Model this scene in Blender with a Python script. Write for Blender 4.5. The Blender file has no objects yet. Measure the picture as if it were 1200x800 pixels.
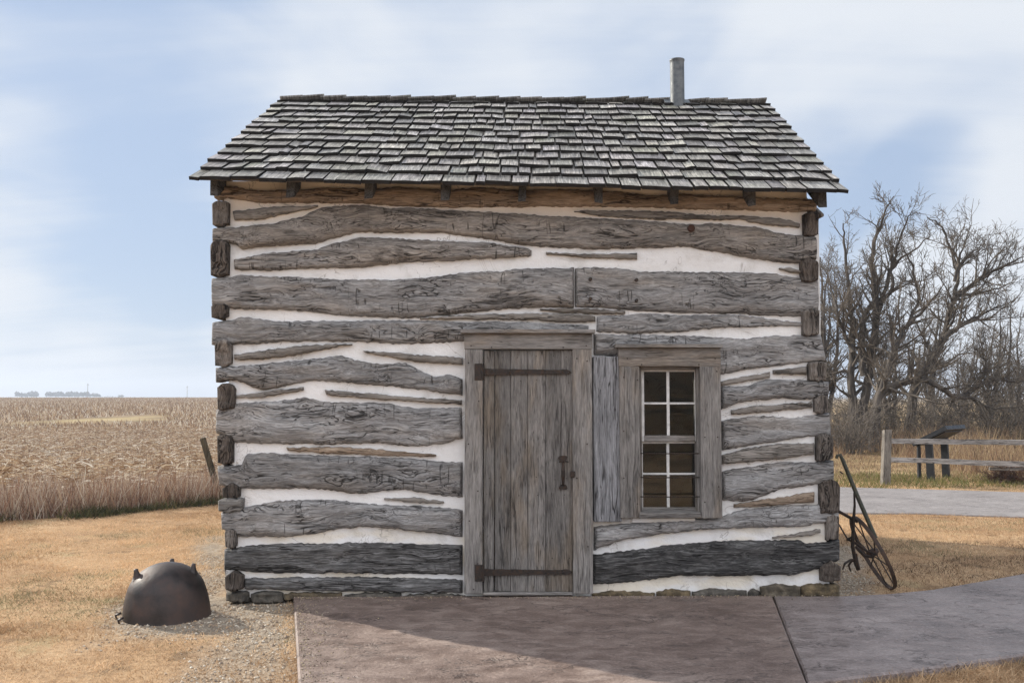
import bpy, math
import numpy as np
from mathutils import Vector, Matrix, Quaternion
R = math.radians
SC = bpy.context.scene
COL = SC.collection
rng = np.random.default_rng(7)

# ------------------------------------------------------------------ camera
F, CZ = 1088.0, 1.54                      # focal length in photo pixels, eye height above the pad
PITCH = math.atan(65.5 / F)
cam = bpy.data.cameras.new('camera'); camo = bpy.data.objects.new('camera', cam); COL.objects.link(camo)
cam.sensor_width = 36; cam.lens = F / 1200 * 36; cam.clip_start = .05; cam.clip_end = 20000
camo.location = (0, 0, CZ); camo.rotation_euler = (R(90) + PITCH, 0, 0)
SC.camera = camo
SC.cycles.use_denoising = True; SC.cycles.denoiser = 'OPENIMAGEDENOISE'; SC.cycles.denoising_input_passes = 'RGB_ALBEDO_NORMAL'; SC.cycles.denoising_prefilter = 'NONE'
SC.cycles.max_bounces = 6; SC.cycles.volume_bounces = 0; SC.cycles.blur_glossy = .5; SC.cycles.sample_clamp_indirect = 4

# ------------------------------------------------------------------ node helpers
def N(nt, t, ins=None, **props):
    n = nt.nodes.new(t)
    for k, v in props.items(): setattr(n, k, v)
    for k, v in (ins or {}).items():
        s = n.inputs[k]
        if isinstance(v, bpy.types.NodeSocket): nt.links.new(v, s)
        else:
            if isinstance(v, (tuple, list)) and len(v) == 3 and len(s.default_value) == 4: v = (*v, 1)
            s.default_value = v
    return n
def M(nt, op, a, b=0.0, c=0.0, clamp=False):
    n = N(nt, 'ShaderNodeMath', {0: a, 1: b, 2: c}, operation=op); n.use_clamp = clamp; return n.outputs[0]
def VM(nt, op, a, b=(0, 0, 0)):
    n = N(nt, 'ShaderNodeVectorMath', {0: a, 1: b}, operation=op)
    return n.outputs['Value'] if op in ('DOT_PRODUCT', 'LENGTH') else n.outputs[0]
def MIX(nt, f, a, b, blend='MIX'):
    n = N(nt, 'ShaderNodeMix', data_type='RGBA', blend_type=blend)
    for i, v in ((0, f), (6, a), (7, b)):
        if isinstance(v, bpy.types.NodeSocket): nt.links.new(v, n.inputs[i])
        else: n.inputs[i].default_value = (*v, 1) if isinstance(v, (tuple, list)) and len(v) == 3 else v
    return n.outputs[2]
def SS(nt, v, lo, hi, a=0.0, b=1.0):
    return N(nt, 'ShaderNodeMapRange', {'Value': v, 'From Min': lo, 'From Max': hi, 'To Min': a, 'To Max': b},
             interpolation_type='SMOOTHSTEP').outputs[0]
def NOISE(nt, vec, scale=1.0, detail=4.0, rough=.55, dist=0.0):
    return N(nt, 'ShaderNodeTexNoise', {'Vector': vec, 'Scale': scale, 'Detail': detail, 'Roughness': rough, 'Distortion': dist})
def RAMP(nt, f, stops):
    n = N(nt, 'ShaderNodeValToRGB', {0: f}); e = n.color_ramp.elements
    while len(e) < len(stops): e.new(.5)
    for el, (p, c) in zip(e, stops): el.position = p; el.color = (*c, 1)
    return n.outputs[0]
def LINE(nt, v, w):                                   # thin line where v crosses .5
    return SS(nt, M(nt, 'ABSOLUTE', M(nt, 'SUBTRACT', v, .5)), 0, w, 1, 0)

# ------------------------------------------------------------------ light: sun behind the cabin to the left, thin broken cloud
SUN_EL = R(29); SUN_H = Vector((-.827, .562, 0)).normalized()
to_sun = Vector((SUN_H.x * math.cos(SUN_EL), SUN_H.y * math.cos(SUN_EL), math.sin(SUN_EL)))
sl = bpy.data.lights.new('sun', 'SUN'); sl.energy = 5.0; sl.angle = R(.6); sl.color = (1, .93, .82)
so = bpy.data.objects.new('sun', sl); COL.objects.link(so); so.rotation_euler = (-to_sun).to_track_quat('-Z', 'Y').to_euler()
so.location = (-20, 15, 20)

w = bpy.data.worlds.new('World'); SC.world = w; w.use_nodes = True
nt = w.node_tree; nt.nodes.clear()
sky = N(nt, 'ShaderNodeTexSky', sky_type='NISHITA', sun_disc=False)
sky.sun_elevation = SUN_EL; sky.sun_rotation = math.atan2(SUN_H.x, SUN_H.y); sky.air_density = 1.0; sky.dust_density = .6; sky.ozone_density = 1.5
D = N(nt, 'ShaderNodeTexCoord').outputs['Generated']
sx = N(nt, 'ShaderNodeSeparateXYZ', {0: D})
zz = M(nt, 'ADD', M(nt, 'MAXIMUM', sx.outputs[2], 0.0), .16)
q = N(nt, 'ShaderNodeCombineXYZ', {0: M(nt, 'DIVIDE', sx.outputs[0], zz), 1: M(nt, 'DIVIDE', sx.outputs[1], zz), 2: 0.0}).outputs[0]
n1 = NOISE(nt, VM(nt, 'MULTIPLY', q, (.42, .75, 1)), 1.0, 5, .5, .35).outputs[0]
n2 = NOISE(nt, VM(nt, 'MULTIPLY', D, (3.0, 3.0, 8.0)), 1.0, 4, .5, .3).outputs[0]
def pxdir(px, py):
    X = (px - 600) / F; Z = -(py - 400) / F
    v = Vector((X, math.cos(PITCH) - Z * math.sin(PITCH), math.sin(PITCH) + Z * math.cos(PITCH))); return v.normalized()
n3 = NOISE(nt, VM(nt, 'MULTIPLY', q, (.22, 1.5, 1)), 1.0, 6, .58, .5).outputs[0]        # drawn-out streaks
cov = M(nt, 'ADD', M(nt, 'MULTIPLY', M(nt, 'SUBTRACT', n1, .5), 1.5), M(nt, 'ADD', M(nt, 'MULTIPLY', M(nt, 'SUBTRACT', n2, .5), 1.6), M(nt, 'MULTIPLY', M(nt, 'SUBTRACT', n3, .5), 1.0)))
for px, py, a0, amt in ((760, -20, 20, .34), (330, 20, 9, .14), (1160, 285, 8, .50), (1100, 255, 5, .2), (1190, 60, 10, .14), (25, 188, 5, .16), (20, 120, 9, .08), (70, 315, 6, .16), (130, 440, 5, .18),
                        (160, 130, 12, -.30), (150, 255, 8, -.20), (140, 390, 7, -.34), (1090, 212, 4, -.42), (880, 190, 17, -.24), (700, 50, 9, -.14), (480, 85, 7, -.22), (215, 420, 5, -.2)):
    dd = VM(nt, 'DOT_PRODUCT', VM(nt, 'NORMALIZE', D), tuple(pxdir(px, py)))
    cov = M(nt, 'ADD', cov, SS(nt, dd, math.cos(R(a0)), 1.0, 0, amt))
behind = SS(nt, sx.outputs[1], .1, -.5, 0, 1)
cov = M(nt, 'ADD', cov, M(nt, 'MULTIPLY', behind, .35))
cf = SS(nt, M(nt, 'ADD', cov, .46), .05, .85, .12, .97)
CLOUD_AND_FILL = MIX(nt, behind, (6.6, 6.95, 7.45), (12.6, 12.9, 13.8))  # unseen sky behind the camera brightened as added fill for the front wall
BLUE = MIX(nt, .82, sky.outputs[0], (3.25, 4.3, 6.15))
col = MIX(nt, cf, BLUE, CLOUD_AND_FILL)
bg = N(nt, 'ShaderNodeBackground', {'Color': col, 'Strength': .1})
nt.links.new(bg.outputs[0], N(nt, 'ShaderNodeOutputWorld').inputs[0])

vs = SC.view_settings; vs.view_transform = 'Standard'; vs.look = 'None'; vs.exposure = 0.3; vs.gamma = 1; vs.use_curve_mapping = False

# ------------------------------------------------------------------ numpy noise
def _h(i, j, k, s):
    n = (i * 374761393 + j * 668265263 + k * 1274126177 + s * 974711) & 0xffffffff
    n = ((n ^ (n >> 13)) * 1274126177) & 0xffffffff
    return ((n ^ (n >> 16)) & 0xffff) / 65535.0
def vnoise(x, y=0., z=0., s=0):
    x, y, z = np.broadcast_arrays(np.asarray(x, float), np.asarray(y, float), np.asarray(z, float))
    xi, yi, zi = (np.floor(v).astype(np.int64) for v in (x, y, z))
    f = [v - vi for v, vi in ((x, xi), (y, yi), (z, zi))]; f = [t * t * (3 - 2 * t) for t in f]
    r = 0
    for a in (0, 1):
        for b in (0, 1):
            for c in (0, 1):
                r = r + _h(xi + a, yi + b, zi + c, s) * (f[0] if a else 1 - f[0]) * (f[1] if b else 1 - f[1]) * (f[2] if c else 1 - f[2])
    return r * 2 - 1
def fbm(x, y=0., z=0., o=4, s=0):
    r, a = 0, .5
    for i in range(o):
        r = r + a * vnoise(np.asarray(x) * 2 ** i, np.asarray(y) * 2 ** i, np.asarray(z) * 2 ** i, s + i * 17); a *= .5
    return r
def sstep(a, b, v):
    t = np.clip((np.asarray(v, float) - a) / (b - a), 0, 1); return t * t * (3 - 2 * t)

# ------------------------------------------------------------------ mesh building
class MB:
    def __init__(s): s.v = []; s.f = []; s.n = 0; s.c = []; s.m = []; s.uv = []
    def add(s, v, f, col=None, mat=0, uv=None):
        v = np.asarray(v, float).reshape(-1, 3); f = np.asarray(f, np.int64)
        s.v.append(v); s.f.append(f + s.n); s.n += len(v); s.m.append(np.full(len(f), mat))
        if col is not None: s.c.append(np.broadcast_to(np.asarray(col, float), (len(v), 3)))
        if uv is not None: s.uv.append(uv)
    def box(s, a, b, mat=0, jit=0., col=None, bev=0.):
        a = np.minimum(a, b), np.maximum(a, b)
        lo, hi = a
        if bev <= 0:
            v = np.array([[(lo, hi)[i][0], (lo, hi)[j][1], (lo, hi)[k][2]] for i in (0, 1) for j in (0, 1) for k in (0, 1)])
            if jit: v = v + rng.uniform(-jit, jit, v.shape)
            s.add(v, [[0, 1, 3, 2], [4, 6, 7, 5], [0, 4, 5, 1], [2, 3, 7, 6], [0, 2, 6, 4], [1, 5, 7, 3]], col, mat)
        else:                                         # chamfered box
            ce = (lo + hi) / 2; h = (hi - lo) / 2; bev = min(bev, h.min() * .6)
            vs_, idx = [], {}
            for sx_ in (-1, 1):
                for sy_ in (-1, 1):
                    for sz_ in (-1, 1):
                        for ax in range(3):
                            o = h - bev; o = o.copy(); o[ax] = h[ax]
                            idx[(sx_, sy_, sz_, ax)] = len(vs_); vs_.append(ce + o * np.array([sx_, sy_, sz_]))
            quads, tris = [], []
            g = lambda t, ax: idx[(t[0], t[1], t[2], ax)]
            for ax in range(3):
                o1, o2 = [k for k in range(3) if k != ax]
                for sg in (-1, 1):
                    qd = []
                    for p, r_ in ((-1, -1), (1, -1), (1, 1), (-1, 1)):
                        t = [0, 0, 0]; t[ax] = sg; t[o1] = p; t[o2] = r_; qd.append(g(t, ax))
                    quads.append(qd)
            for ax in range(3):
                o1, o2 = [k for k in range(3) if k != ax]
                for p in (-1, 1):
                    for r_ in (-1, 1):
                        t0 = [0, 0, 0]; t0[ax] = -1; t0[o1] = p; t0[o2] = r_; t1 = list(t0); t1[ax] = 1
                        quads.append([g(t0, o1), g(t1, o1), g(t1, o2), g(t0, o2)])
            for sx_ in (-1, 1):
                for sy_ in (-1, 1):
                    for sz_ in (-1, 1): tris.append([g((sx_, sy_, sz_), k) for k in range(3)])
            vs_ = np.array(vs_)
            if jit: vs_ = vs_ + rng.uniform(-jit, jit, vs_.shape)
            n0 = s.n; s.add(vs_, quads, col, mat); s.f.append(np.array(tris) + n0); s.m.append(np.full(len(tris), mat))
    def tube(s, pts, r, sides=6, mat=0, col=None, cap=True):
        pts = np.asarray(pts, float); k = len(pts); r = np.broadcast_to(np.asarray(r, float), (k,))
        t = np.gradient(pts, axis=0); t /= np.linalg.norm(t, axis=1)[:, None] + 1e-9
        ref = np.array([.31, .9, .3]) if abs(t[0] @ np.array([.3, .9, .3])) < .85 else np.array([1., 0, .1])
        a = np.cross(t, ref); a /= np.linalg.norm(a, axis=1)[:, None] + 1e-9; b = np.cross(t, a)
        th = np.arange(sides) / sides * 2 * np.pi
        v = pts[:, None] + r[:, None, None] * (a[:, None] * np.cos(th)[None, :, None] + b[:, None] * np.sin(th)[None, :, None])
        i = np.arange(k - 1)[:, None] * sides; j = np.arange(sides)[None]; j2 = (j + 1) % sides
        f = np.stack([i + j, i + j2, i + sides + j2, i + sides + j], -1).reshape(-1, 4)
        n0 = s.n; s.add(v, f, col, mat)
        if cap and sides > 3:
            for e in (0, k - 1):
                s.f.append(np.array([[n0 + e * sides + x for x in range(sides)]])); s.m.append(np.array([mat]))
    def lathe(s, prof, sides=32, mat=0, M4=None):
        prof = np.asarray(prof, float); th = np.arange(sides) / sides * 2 * np.pi
        v = np.stack([prof[:, 0, None] * np.cos(th), prof[:, 0, None] * np.sin(th), np.repeat(prof[:, 1, None], sides, 1)], -1)
        if M4 is not None: v = (v.reshape(-1, 3) @ np.array(M4.to_3x3()).T + np.array(M4.translation)).reshape(v.shape)
        k = len(prof); i = np.arange(k - 1)[:, None] * sides; j = np.arange(sides)[None]; j2 = (j + 1) % sides
        s.add(v, np.stack([i + j, i + j2, i + sides + j2, i + sides + j], -1).reshape(-1, 4), None, mat)
    def build(s, name, mat, parent=None, smooth=False, uvs=None):
        me = bpy.data.meshes.new(name)
        v = np.concatenate(s.v); tot = np.concatenate([np.full(len(f), f.shape[1]) for f in s.f])
        li = np.concatenate([f.ravel() for f in s.f])
        me.vertices.add(len(v)); me.vertices.foreach_set('co', v.ravel())
        me.loops.add(len(li)); me.loops.foreach_set('vertex_index', li.astype(np.int32))
        me.polygons.add(len(tot)); me.polygons.foreach_set('loop_start', np.concatenate([[0], np.cumsum(tot)[:-1]]).astype(np.int32))
        try: me.polygons.foreach_set('loop_total', tot.astype(np.int32))
        except Exception: pass
        mats = mat if isinstance(mat, (list, tuple)) else [mat]
        for m in mats: me.materials.append(m)
        if len(mats) > 1: me.polygons.foreach_set('material_index', np.concatenate(s.m).astype(np.int32))
        me.polygons.foreach_set('use_smooth', np.full(len(tot), bool(smooth)))
        if s.c:
            c = np.concatenate(s.c); at = me.color_attributes.new('Col', 'FLOAT_COLOR', 'POINT')
            at.data.foreach_set('color', np.concatenate([c, np.ones((len(c), 1))], 1).astype(np.float32).ravel())
        if s.uv:
            uv = np.concatenate(s.uv); l = me.uv_layers.new(name='UVMap'); l.data.foreach_set('uv', uv[li].astype(np.float32).ravel())
        me.update(); me.validate()
        o = bpy.data.objects.new(name, me); COL.objects.link(o)
        if parent: o.parent = parent
        return o
def tag(o, label=None, cat=None, group=None, kind=None):
    for k, v in (('label', label), ('category', cat), ('group', group), ('kind', kind)):
        if v: o[k] = v
    return o
def empty(name, loc=(0, 0, 0), rz=0):
    o = bpy.data.objects.new(name, None); COL.objects.link(o); o.location = loc; o.rotation_euler = (0, 0, rz); o.empty_display_size = .2; return o

# ------------------------------------------------------------------ pixel -> world
def ray(px, py):
    px = np.asarray(px, float); py = np.asarray(py, float)
    X = (px - 600) / F; Z = -(py - 400) / F
    return np.stack([X, math.cos(PITCH) - Z * math.sin(PITCH), math.sin(PITCH) + Z * math.cos(PITCH)], -1)
CP = np.array([0, 0, CZ])
def G(px, py, z=-.06):
    r = ray(px, py); t = (z - CZ) / r[..., 2]; return (CP + r * t[..., None])[..., :2] if np.ndim(t) else (CP + r * t)[:2]
def AT(px, py, Y):                                    # point at depth Y
    r = ray(px, py); t = np.asarray(Y, float) / r[..., 1]; return CP + r * (t[..., None] if np.ndim(t) else t)
YAW = R(1.2); CO = np.array([0.08, 7.36, 0.])
CU = np.array([math.cos(YAW), math.sin(YAW), 0]); CN = np.array([-math.sin(YAW), math.cos(YAW), 0])
def W(px, py, d=0.):                                  # pixel -> (x, z) on the cabin's local plane y = d
    r = ray(px, py); t = ((CO + CN * d - CP) @ CN) / (r @ CN)
    p = CP + r * (t[..., None] if np.ndim(t) else t) - CO
    return p @ CU, p[..., 2]
def inpoly(x, y, poly):
    poly = np.asarray(poly); r = np.zeros(np.shape(x), bool); j = len(poly) - 1
    for i in range(len(poly)):
        xi, yi = poly[i]; xj, yj = poly[j]
        c = ((yi > y) != (yj > y)) & (x < (xj - xi) * (y - yi) / (yj - yi + 1e-12) + xi); r ^= c; j = i
    return r

# ------------------------------------------------------------------ materials
def new_mat(name):
    m = bpy.data.materials.new(name); m.use_nodes = True; nt = m.node_tree
    return m, nt, nt.nodes['Principled BSDF']
def wood(name, axis, dark, mid, light, warm=None, warmz=None, crack=1., axe=0., rough=.85, wav=.05, gs=1., bump=.6, stain=.0):
    m, nt, b = new_mat(name)
    P = N(nt, 'ShaderNodeTexCoord').outputs['Object']
    rnd = N(nt, 'ShaderNodeObjectInfo').outputs['Random']
    P0 = P
    P = VM(nt, 'ADD', P, N(nt, 'ShaderNodeCombineXYZ', {0: M(nt, 'MULTIPLY', rnd, 40.), 1: M(nt, 'MULTIPLY', rnd, 23.), 2: M(nt, 'MULTIPLY', rnd, 31.)}).outputs[0])
    sc = lambda a, c: {'X': (a, c, c), 'Y': (c, a, c), 'Z': (c, c, a)}[axis]
    wn = NOISE(nt, VM(nt, 'MULTIPLY', P, sc(2.2, 5.)), 1, 2, .5).outputs['Color']
    wn = VM(nt, 'MULTIPLY', VM(nt, 'SUBTRACT', wn, (.5, .5, .5)), (wav * 2,) * 3)
    Q = VM(nt, 'ADD', P, wn)
    g1 = NOISE(nt, VM(nt, 'MULTIPLY', Q, sc(2.6 * gs, 42. * gs)), 1, 5, .65).outputs[0]
    g2 = NOISE(nt, VM(nt, 'MULTIPLY', Q, sc(6. * gs, 90. * gs)), 1, 4, .7).outputs[0]
    pa = NOISE(nt, VM(nt, 'MULTIPLY', P, sc(1.7, 6.)), 1, 4, .6).outputs[0]
    val = M(nt, 'ADD', M(nt, 'MULTIPLY', g1, .32), M(nt, 'ADD', M(nt, 'MULTIPLY', g2, .40), M(nt, 'MULTIPLY', pa, .28)))
    g3 = NOISE(nt, VM(nt, 'MULTIPLY', Q, sc(14. * gs, 200. * gs)), 1, 2, .6).outputs[0]
    val = M(nt, 'ADD', M(nt, 'MULTIPLY', val, .78), M(nt, 'MULTIPLY', g3, .22))
    c = RAMP(nt, val, [(.39, dark), (.50, mid), (.60, light)])
    tone = M(nt, 'ADD', .86, M(nt, 'MULTIPLY', rnd, .28))
    c = MIX(nt, 1., c, N(nt, 'ShaderNodeCombineColor', {0: tone, 1: tone, 2: tone}).outputs[0], 'MULTIPLY')
    if warm:
        wf = SS(nt, NOISE(nt, VM(nt, 'MULTIPLY', P, sc(1.2, 5.)), 1, 3, .6).outputs[0], .46, .66)
        if warmz:
            z = N(nt, 'ShaderNodeSeparateXYZ', {0: P0}).outputs[2]
            wf = M(nt, 'ADD', M(nt, 'MULTIPLY', wf, .4), SS(nt, z, warmz[0], warmz[1], 0, .75), clamp=True)
        wc = MIX(nt, 1., c, warm, 'MULTIPLY')
        c = MIX(nt, wf, c, wc)
    if stain:
        sf = SS(nt, NOISE(nt, VM(nt, 'MULTIPLY', P, sc(3., 7.)), 1, 5, .65).outputs[0], .55, .70, 0, stain)
        c = MIX(nt, sf, c, MIX(nt, 1., c, (.25, .23, .22), 'MULTIPLY'))
    h = M(nt, 'ADD', M(nt, 'MULTIPLY', g1, .7), M(nt, 'MULTIPLY', g2, .35))
    if crack:
        cn = NOISE(nt, VM(nt, 'MULTIPLY', Q, sc(.9, 21.)), 1, 3, .5).outputs[0]
        cm = SS(nt, NOISE(nt, VM(nt, 'MULTIPLY', P, sc(1.8, 5.)), 1, 2, .5).outputs[0], .46, .56)
        l = M(nt, 'MULTIPLY', LINE(nt, cn, .028), M(nt, 'MULTIPLY', cm, crack))
        c = MIX(nt, M(nt, 'MULTIPLY', l, .95), c, MIX(nt, 1., c, (.10, .09, .085), 'MULTIPLY')); h = M(nt, 'SUBTRACT', h, M(nt, 'MULTIPLY', l, 1.2))
        cn = NOISE(nt, VM(nt, 'MULTIPLY', Q, sc(1.9 * gs, 44. * gs)), 1, 2, .5).outputs[0]
        cm = SS(nt, NOISE(nt, VM(nt, 'MULTIPLY', P, sc(2.6, 9.)), 1, 2, .5).outputs[0], .47, .56)
        l = M(nt, 'MULTIPLY', LINE(nt, cn, .032), M(nt, 'MULTIPLY', cm, crack))
        c = MIX(nt, M(nt, 'MULTIPLY', l, .9), c, MIX(nt, 1., c, (.15, .135, .13), 'MULTIPLY')); h = M(nt, 'SUBTRACT', h, M(nt, 'MULTIPLY', l, .8))
    if axe:
        an = NOISE(nt, VM(nt, 'MULTIPLY', P, sc(8.5, 1.0)), 1, 2, .5, .15).outputs[0]
        am = SS(nt, NOISE(nt, VM(nt, 'MULTIPLY', P, sc(2.6, 8.)), 1, 2, .5).outputs[0], .55, .64)
        l = M(nt, 'MULTIPLY', LINE(nt, an, .015), M(nt, 'MULTIPLY', am, axe))
        c = MIX(nt, M(nt, 'MULTIPLY', l, .8), c, MIX(nt, 1., c, (.13, .12, .11), 'MULTIPLY')); h = M(nt, 'SUBTRACT', h, M(nt, 'MULTIPLY', l, 1.2))
    bm = N(nt, 'ShaderNodeBump', {'Height': h, 'Strength': bump, 'Distance': .02})
    for k, v in (('Base Color', c), ('Normal', bm.outputs[0])): nt.links.new(v, b.inputs[k])
    b.inputs['Roughness'].default_value = rough; b.inputs['Specular IOR Level'].default_value = .3
    return m
GD, GM, GL = (.090, .086, .083), (.258, .251, .246), (.44, .435, .43)
m_log = wood('weathered_log', 'X', GD, GM, GL, warm=(1.04, .90, .75), warmz=(2.2, 3.2), axe=1., wav=.09)
m_logst = wood('blackened_log', 'X', GD, GM, GL, warm=(1.04, .90, .75), warmz=(2.2, 3.2), axe=1., wav=.09, stain=.9)
m_brown = wood('brown_log', 'X', (.12, .09, .065), (.29, .22, .16), (.43, .345, .265), axe=.8, wav=.07)
m_sliver = wood('chink_sliver', 'X', (.09, .08, .07), (.21, .19, .168), (.33, .30, .27), wav=.03)
m_dark = wood('dark_log', 'X', (.012, .012, .0115), (.052, .050, .049), (.19, .187, .182), axe=.3, wav=.04)
m_mid = wood('stained_log', 'X', (.028, .027, .026), (.115, .111, .108), (.29, .285, .28), axe=.5, wav=.05, stain=.6)
m_side = wood('side_log', 'Y', GD, GM, GL, axe=.6, wav=.07)
m_end = wood('log_end_grain', 'Z', (.020, .016, .013), (.085, .068, .056), (.17, .142, .12), wav=.12, stain=.7, bump=1.)
m_end2 = wood('pale_end_grain', 'X', (.05, .045, .04), (.16, .15, .14), (.28, .27, .25), wav=.08)
m_board = wood('grey_board', 'Z', (.105, .097, .090), (.225, .210, .196), (.34, .32, .30), warm=(1.03, .94, .84), wav=.015, gs=1.2, crack=.5)
m_boardx = wood('grey_board_flat', 'X', (.105, .097, .090), (.225, .210, .196), (.34, .32, .30), warm=(1.03, .94, .84), wav=.015, gs=1.2, crack=.5)
m_bluebd = wood('blue_grey_board', 'Z', (.11, .11, .114), (.23, .23, .238), (.35, .35, .365), wav=.02, crack=1., gs=1.2)
m_rafter = wood('rafter_wood', 'Y', (.03, .03, .03), (.085, .083, .082), (.15, .145, .14), wav=.02)
m_sheath = wood('sheathing', 'X', (.04, .034, .03), (.10, .085, .07), (.17, .145, .12), wav=.02, crack=.3)
m_rail = wood('fence_wood', 'X', (.12, .11, .10), (.30, .28, .26), (.46, .44, .42), wav=.02)
m_post = wood('post_wood', 'Z', (.09, .078, .066), (.20, .18, .155), (.30, .275, .24), wav=.03)
m_postd = wood('dark_post_wood', 'Z', (.03, .022, .013), (.085, .065, .038), (.14, .11, .07), wav=.03)

def chink_mat():
    m, nt, b = new_mat('lime_chinking'); P = N(nt, 'ShaderNodeTexCoord').outputs['Object']
    n = NOISE(nt, P, 3.5, 6, .6).outputs[0]; n2 = NOISE(nt, VM(nt, 'MULTIPLY', P, (2, 2, 5)), 1, 3, .5).outputs[0]
    c = RAMP(nt, n, [(.32, (.64, .625, .60)), (.46, (.82, .813, .803)), (.7, (.87, .867, .862))])
    z = N(nt, 'ShaderNodeSeparateXYZ', {0: P}).outputs[2]
    st = M(nt, 'MULTIPLY', SS(nt, n2, .42, .62), SS(nt, z, .75, .35, .08, .8))
    c = MIX(nt, st, c, MIX(nt, 1., c, (.95, .86, .70), 'MULTIPLY'))
    c = MIX(nt, SS(nt, z, 2.85, 3.0, 0, .6), c, MIX(nt, 1., c, (.98, .84, .68), 'MULTIPLY'))
    ck = NOISE(nt, P, 1.9, 4, .6, 1.2).outputs[0]
    l = M(nt, 'MULTIPLY', LINE(nt, ck, .007), SS(nt, NOISE(nt, P, 2.3, 2).outputs[0], .47, .56))
    c = MIX(nt, M(nt, 'MULTIPLY', l, .6), c, (.3, .27, .24))
    h = M(nt, 'ADD', NOISE(nt, P, 14, 6, .6).outputs[0], M(nt, 'MULTIPLY', NOISE(nt, P, 60, 3, .6).outputs[0], .4))
    bm = N(nt, 'ShaderNodeBump', {'Height': h, 'Strength': .5, 'Distance': .018})
    nt.links.new(c, b.inputs['Base Color']); nt.links.new(bm.outputs[0], b.inputs['Normal']); b.inputs['Roughness'].default_value = .95
    b.inputs['Specular IOR Level'].default_value = .15
    return m
m_chink = chink_mat()

def shingle_mat():
    m, nt, b = new_mat('wood_shingles')
    uv = N(nt, 'ShaderNodeUVMap').outputs[0]
    at = N(nt, 'ShaderNodeAttribute', attribute_name='Col').outputs['Color']
    P = N(nt, 'ShaderNodeTexCoord').outputs['Object']
    g1 = NOISE(nt, VM(nt, 'MULTIPLY', uv, (60, 3.0, 1)), 1, 5, .65).outputs[0]
    g2 = NOISE(nt, VM(nt, 'MULTIPLY', uv, (170, 7.0, 1)), 1, 3, .6).outputs[0]
    pa = NOISE(nt, P, 2.2, 4, .6).outputs[0]
    v = M(nt, 'ADD', M(nt, 'MULTIPLY', g1, .55), M(nt, 'MULTIPLY', g2, .45))
    c = RAMP(nt, v, [(.39, (.10, .093, .084)), (.5, (.31, .292, .268)), (.60, (.60, .575, .535))])
    c = MIX(nt, 1., c, at, 'MULTIPLY')
    c = MIX(nt, SS(nt, pa, .55, .68, 0, .45), c, MIX(nt, 1., c, (.72, .80, .58), 'MULTIPLY'))
    h = M(nt, 'ADD', M(nt, 'MULTIPLY', g1, 1.), M(nt, 'MULTIPLY', g2, .5))
    bm = N(nt, 'ShaderNodeBump', {'Height': h, 'Strength': 1., 'Distance': .016})
    nt.links.new(c, b.inputs['Base Color']); nt.links.new(bm.outputs[0], b.inputs['Normal'])
    b.inputs['Roughness'].default_value = .42; b.inputs['Specular IOR Level'].default_value = .5
    return m
m_shingle = shingle_mat()

def iron_mat(name, c0, c1, c2, rough=.55, metal=.35, sc=9.):
    m, nt, b = new_mat(name); P = N(nt, 'ShaderNodeTexCoord').outputs['Object']
    n = NOISE(nt, P, sc, 7, .65).outputs[0]
    c = RAMP(nt, n, [(.36, c0), (.5, c1), (.66, c2)])
    nt.links.new(c, b.inputs['Base Color']); b.inputs['Metallic'].default_value = metal
    nt.links.new(SS(nt, n, .35, .7, rough - .12, rough + .2), b.inputs['Roughness'])
    bm = N(nt, 'ShaderNodeBump', {'Height': NOISE(nt, P, sc * 7, 4, .6).outputs[0], 'Strength': .35, 'Distance': .006})
    nt.links.new(bm.outputs[0], b.inputs['Normal']); return m
m_iron = iron_mat('forged_iron', (.012, .010, .009), (.035, .024, .018), (.075, .042, .026), .6, .3, 30)
m_wheeliron = iron_mat('rusted_iron', (.018, .012, .009), (.048, .029, .021), (.09, .054, .036), .65, .25, 20)
m_greeniron = iron_mat('old_green_paint', (.03, .027, .018), (.055, .06, .042), (.10, .075, .05), .55, .15, 25)
m_kettle = iron_mat('cast_iron', (.012, .009, .008), (.038, .027, .024), (.075, .046, .036), .52, .15, 5.)
m_galv = iron_mat('galvanised', (.075, .083, .088), (.13, .14, .146), (.20, .21, .215), .55, .45, 14)
m_black = iron_mat('black_steel', (.014, .015, .017), (.022, .024, .027), (.035, .037, .04), .5, .2, 20)
def plain(name, c, rough=.7, spec=.4):
    m, nt, b = new_mat(name); P = N(nt, 'ShaderNodeTexCoord').outputs['Object']
    n = NOISE(nt, P, 22, 5, .6).outputs[0]
    nt.links.new(RAMP(nt, n, [(.3, tuple(x * .72 for x in c)), (.7, tuple(min(x * 1.15, 1) for x in c))]), b.inputs['Base Color'])
    b.inputs['Roughness'].default_value = rough; b.inputs['Specular IOR Level'].default_value = spec; return m
m_wpaint = plain('chalky_white_paint', (.68, .67, .65), .7)
m_int = plain('interior_wall', (.14, .10, .065), .9)
m_knot = plain('knot_wood', (.055, .022, .012), .8)
def glass_mat():
    m, nt, b = new_mat('window_glass'); nt.nodes.remove(b); P = N(nt, 'ShaderNodeTexCoord').outputs['Object']
    bm = N(nt, 'ShaderNodeBump', {'Height': NOISE(nt, VM(nt, 'MULTIPLY', P, (1, 1, 3)), 2.2, 2, .5).outputs[0], 'Strength': .10, 'Distance': .03}).outputs[0]
    fr = N(nt, 'ShaderNodeFresnel', {'IOR': 1.5, 'Normal': bm}).outputs[0]
    t = N(nt, 'ShaderNodeBsdfTransparent', {'Color': (.55, .56, .55)}); g = N(nt, 'ShaderNodeBsdfGlossy', {'Color': (1, 1, 1), 'Roughness': .02, 'Normal': bm})
    mx = N(nt, 'ShaderNodeMixShader', {0: fr, 1: t.outputs[0], 2: g.outputs[0]})
    nt.links.new(mx.outputs[0], nt.nodes['Material Output'].inputs[0]); return m
m_glass = glass_mat()
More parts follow.
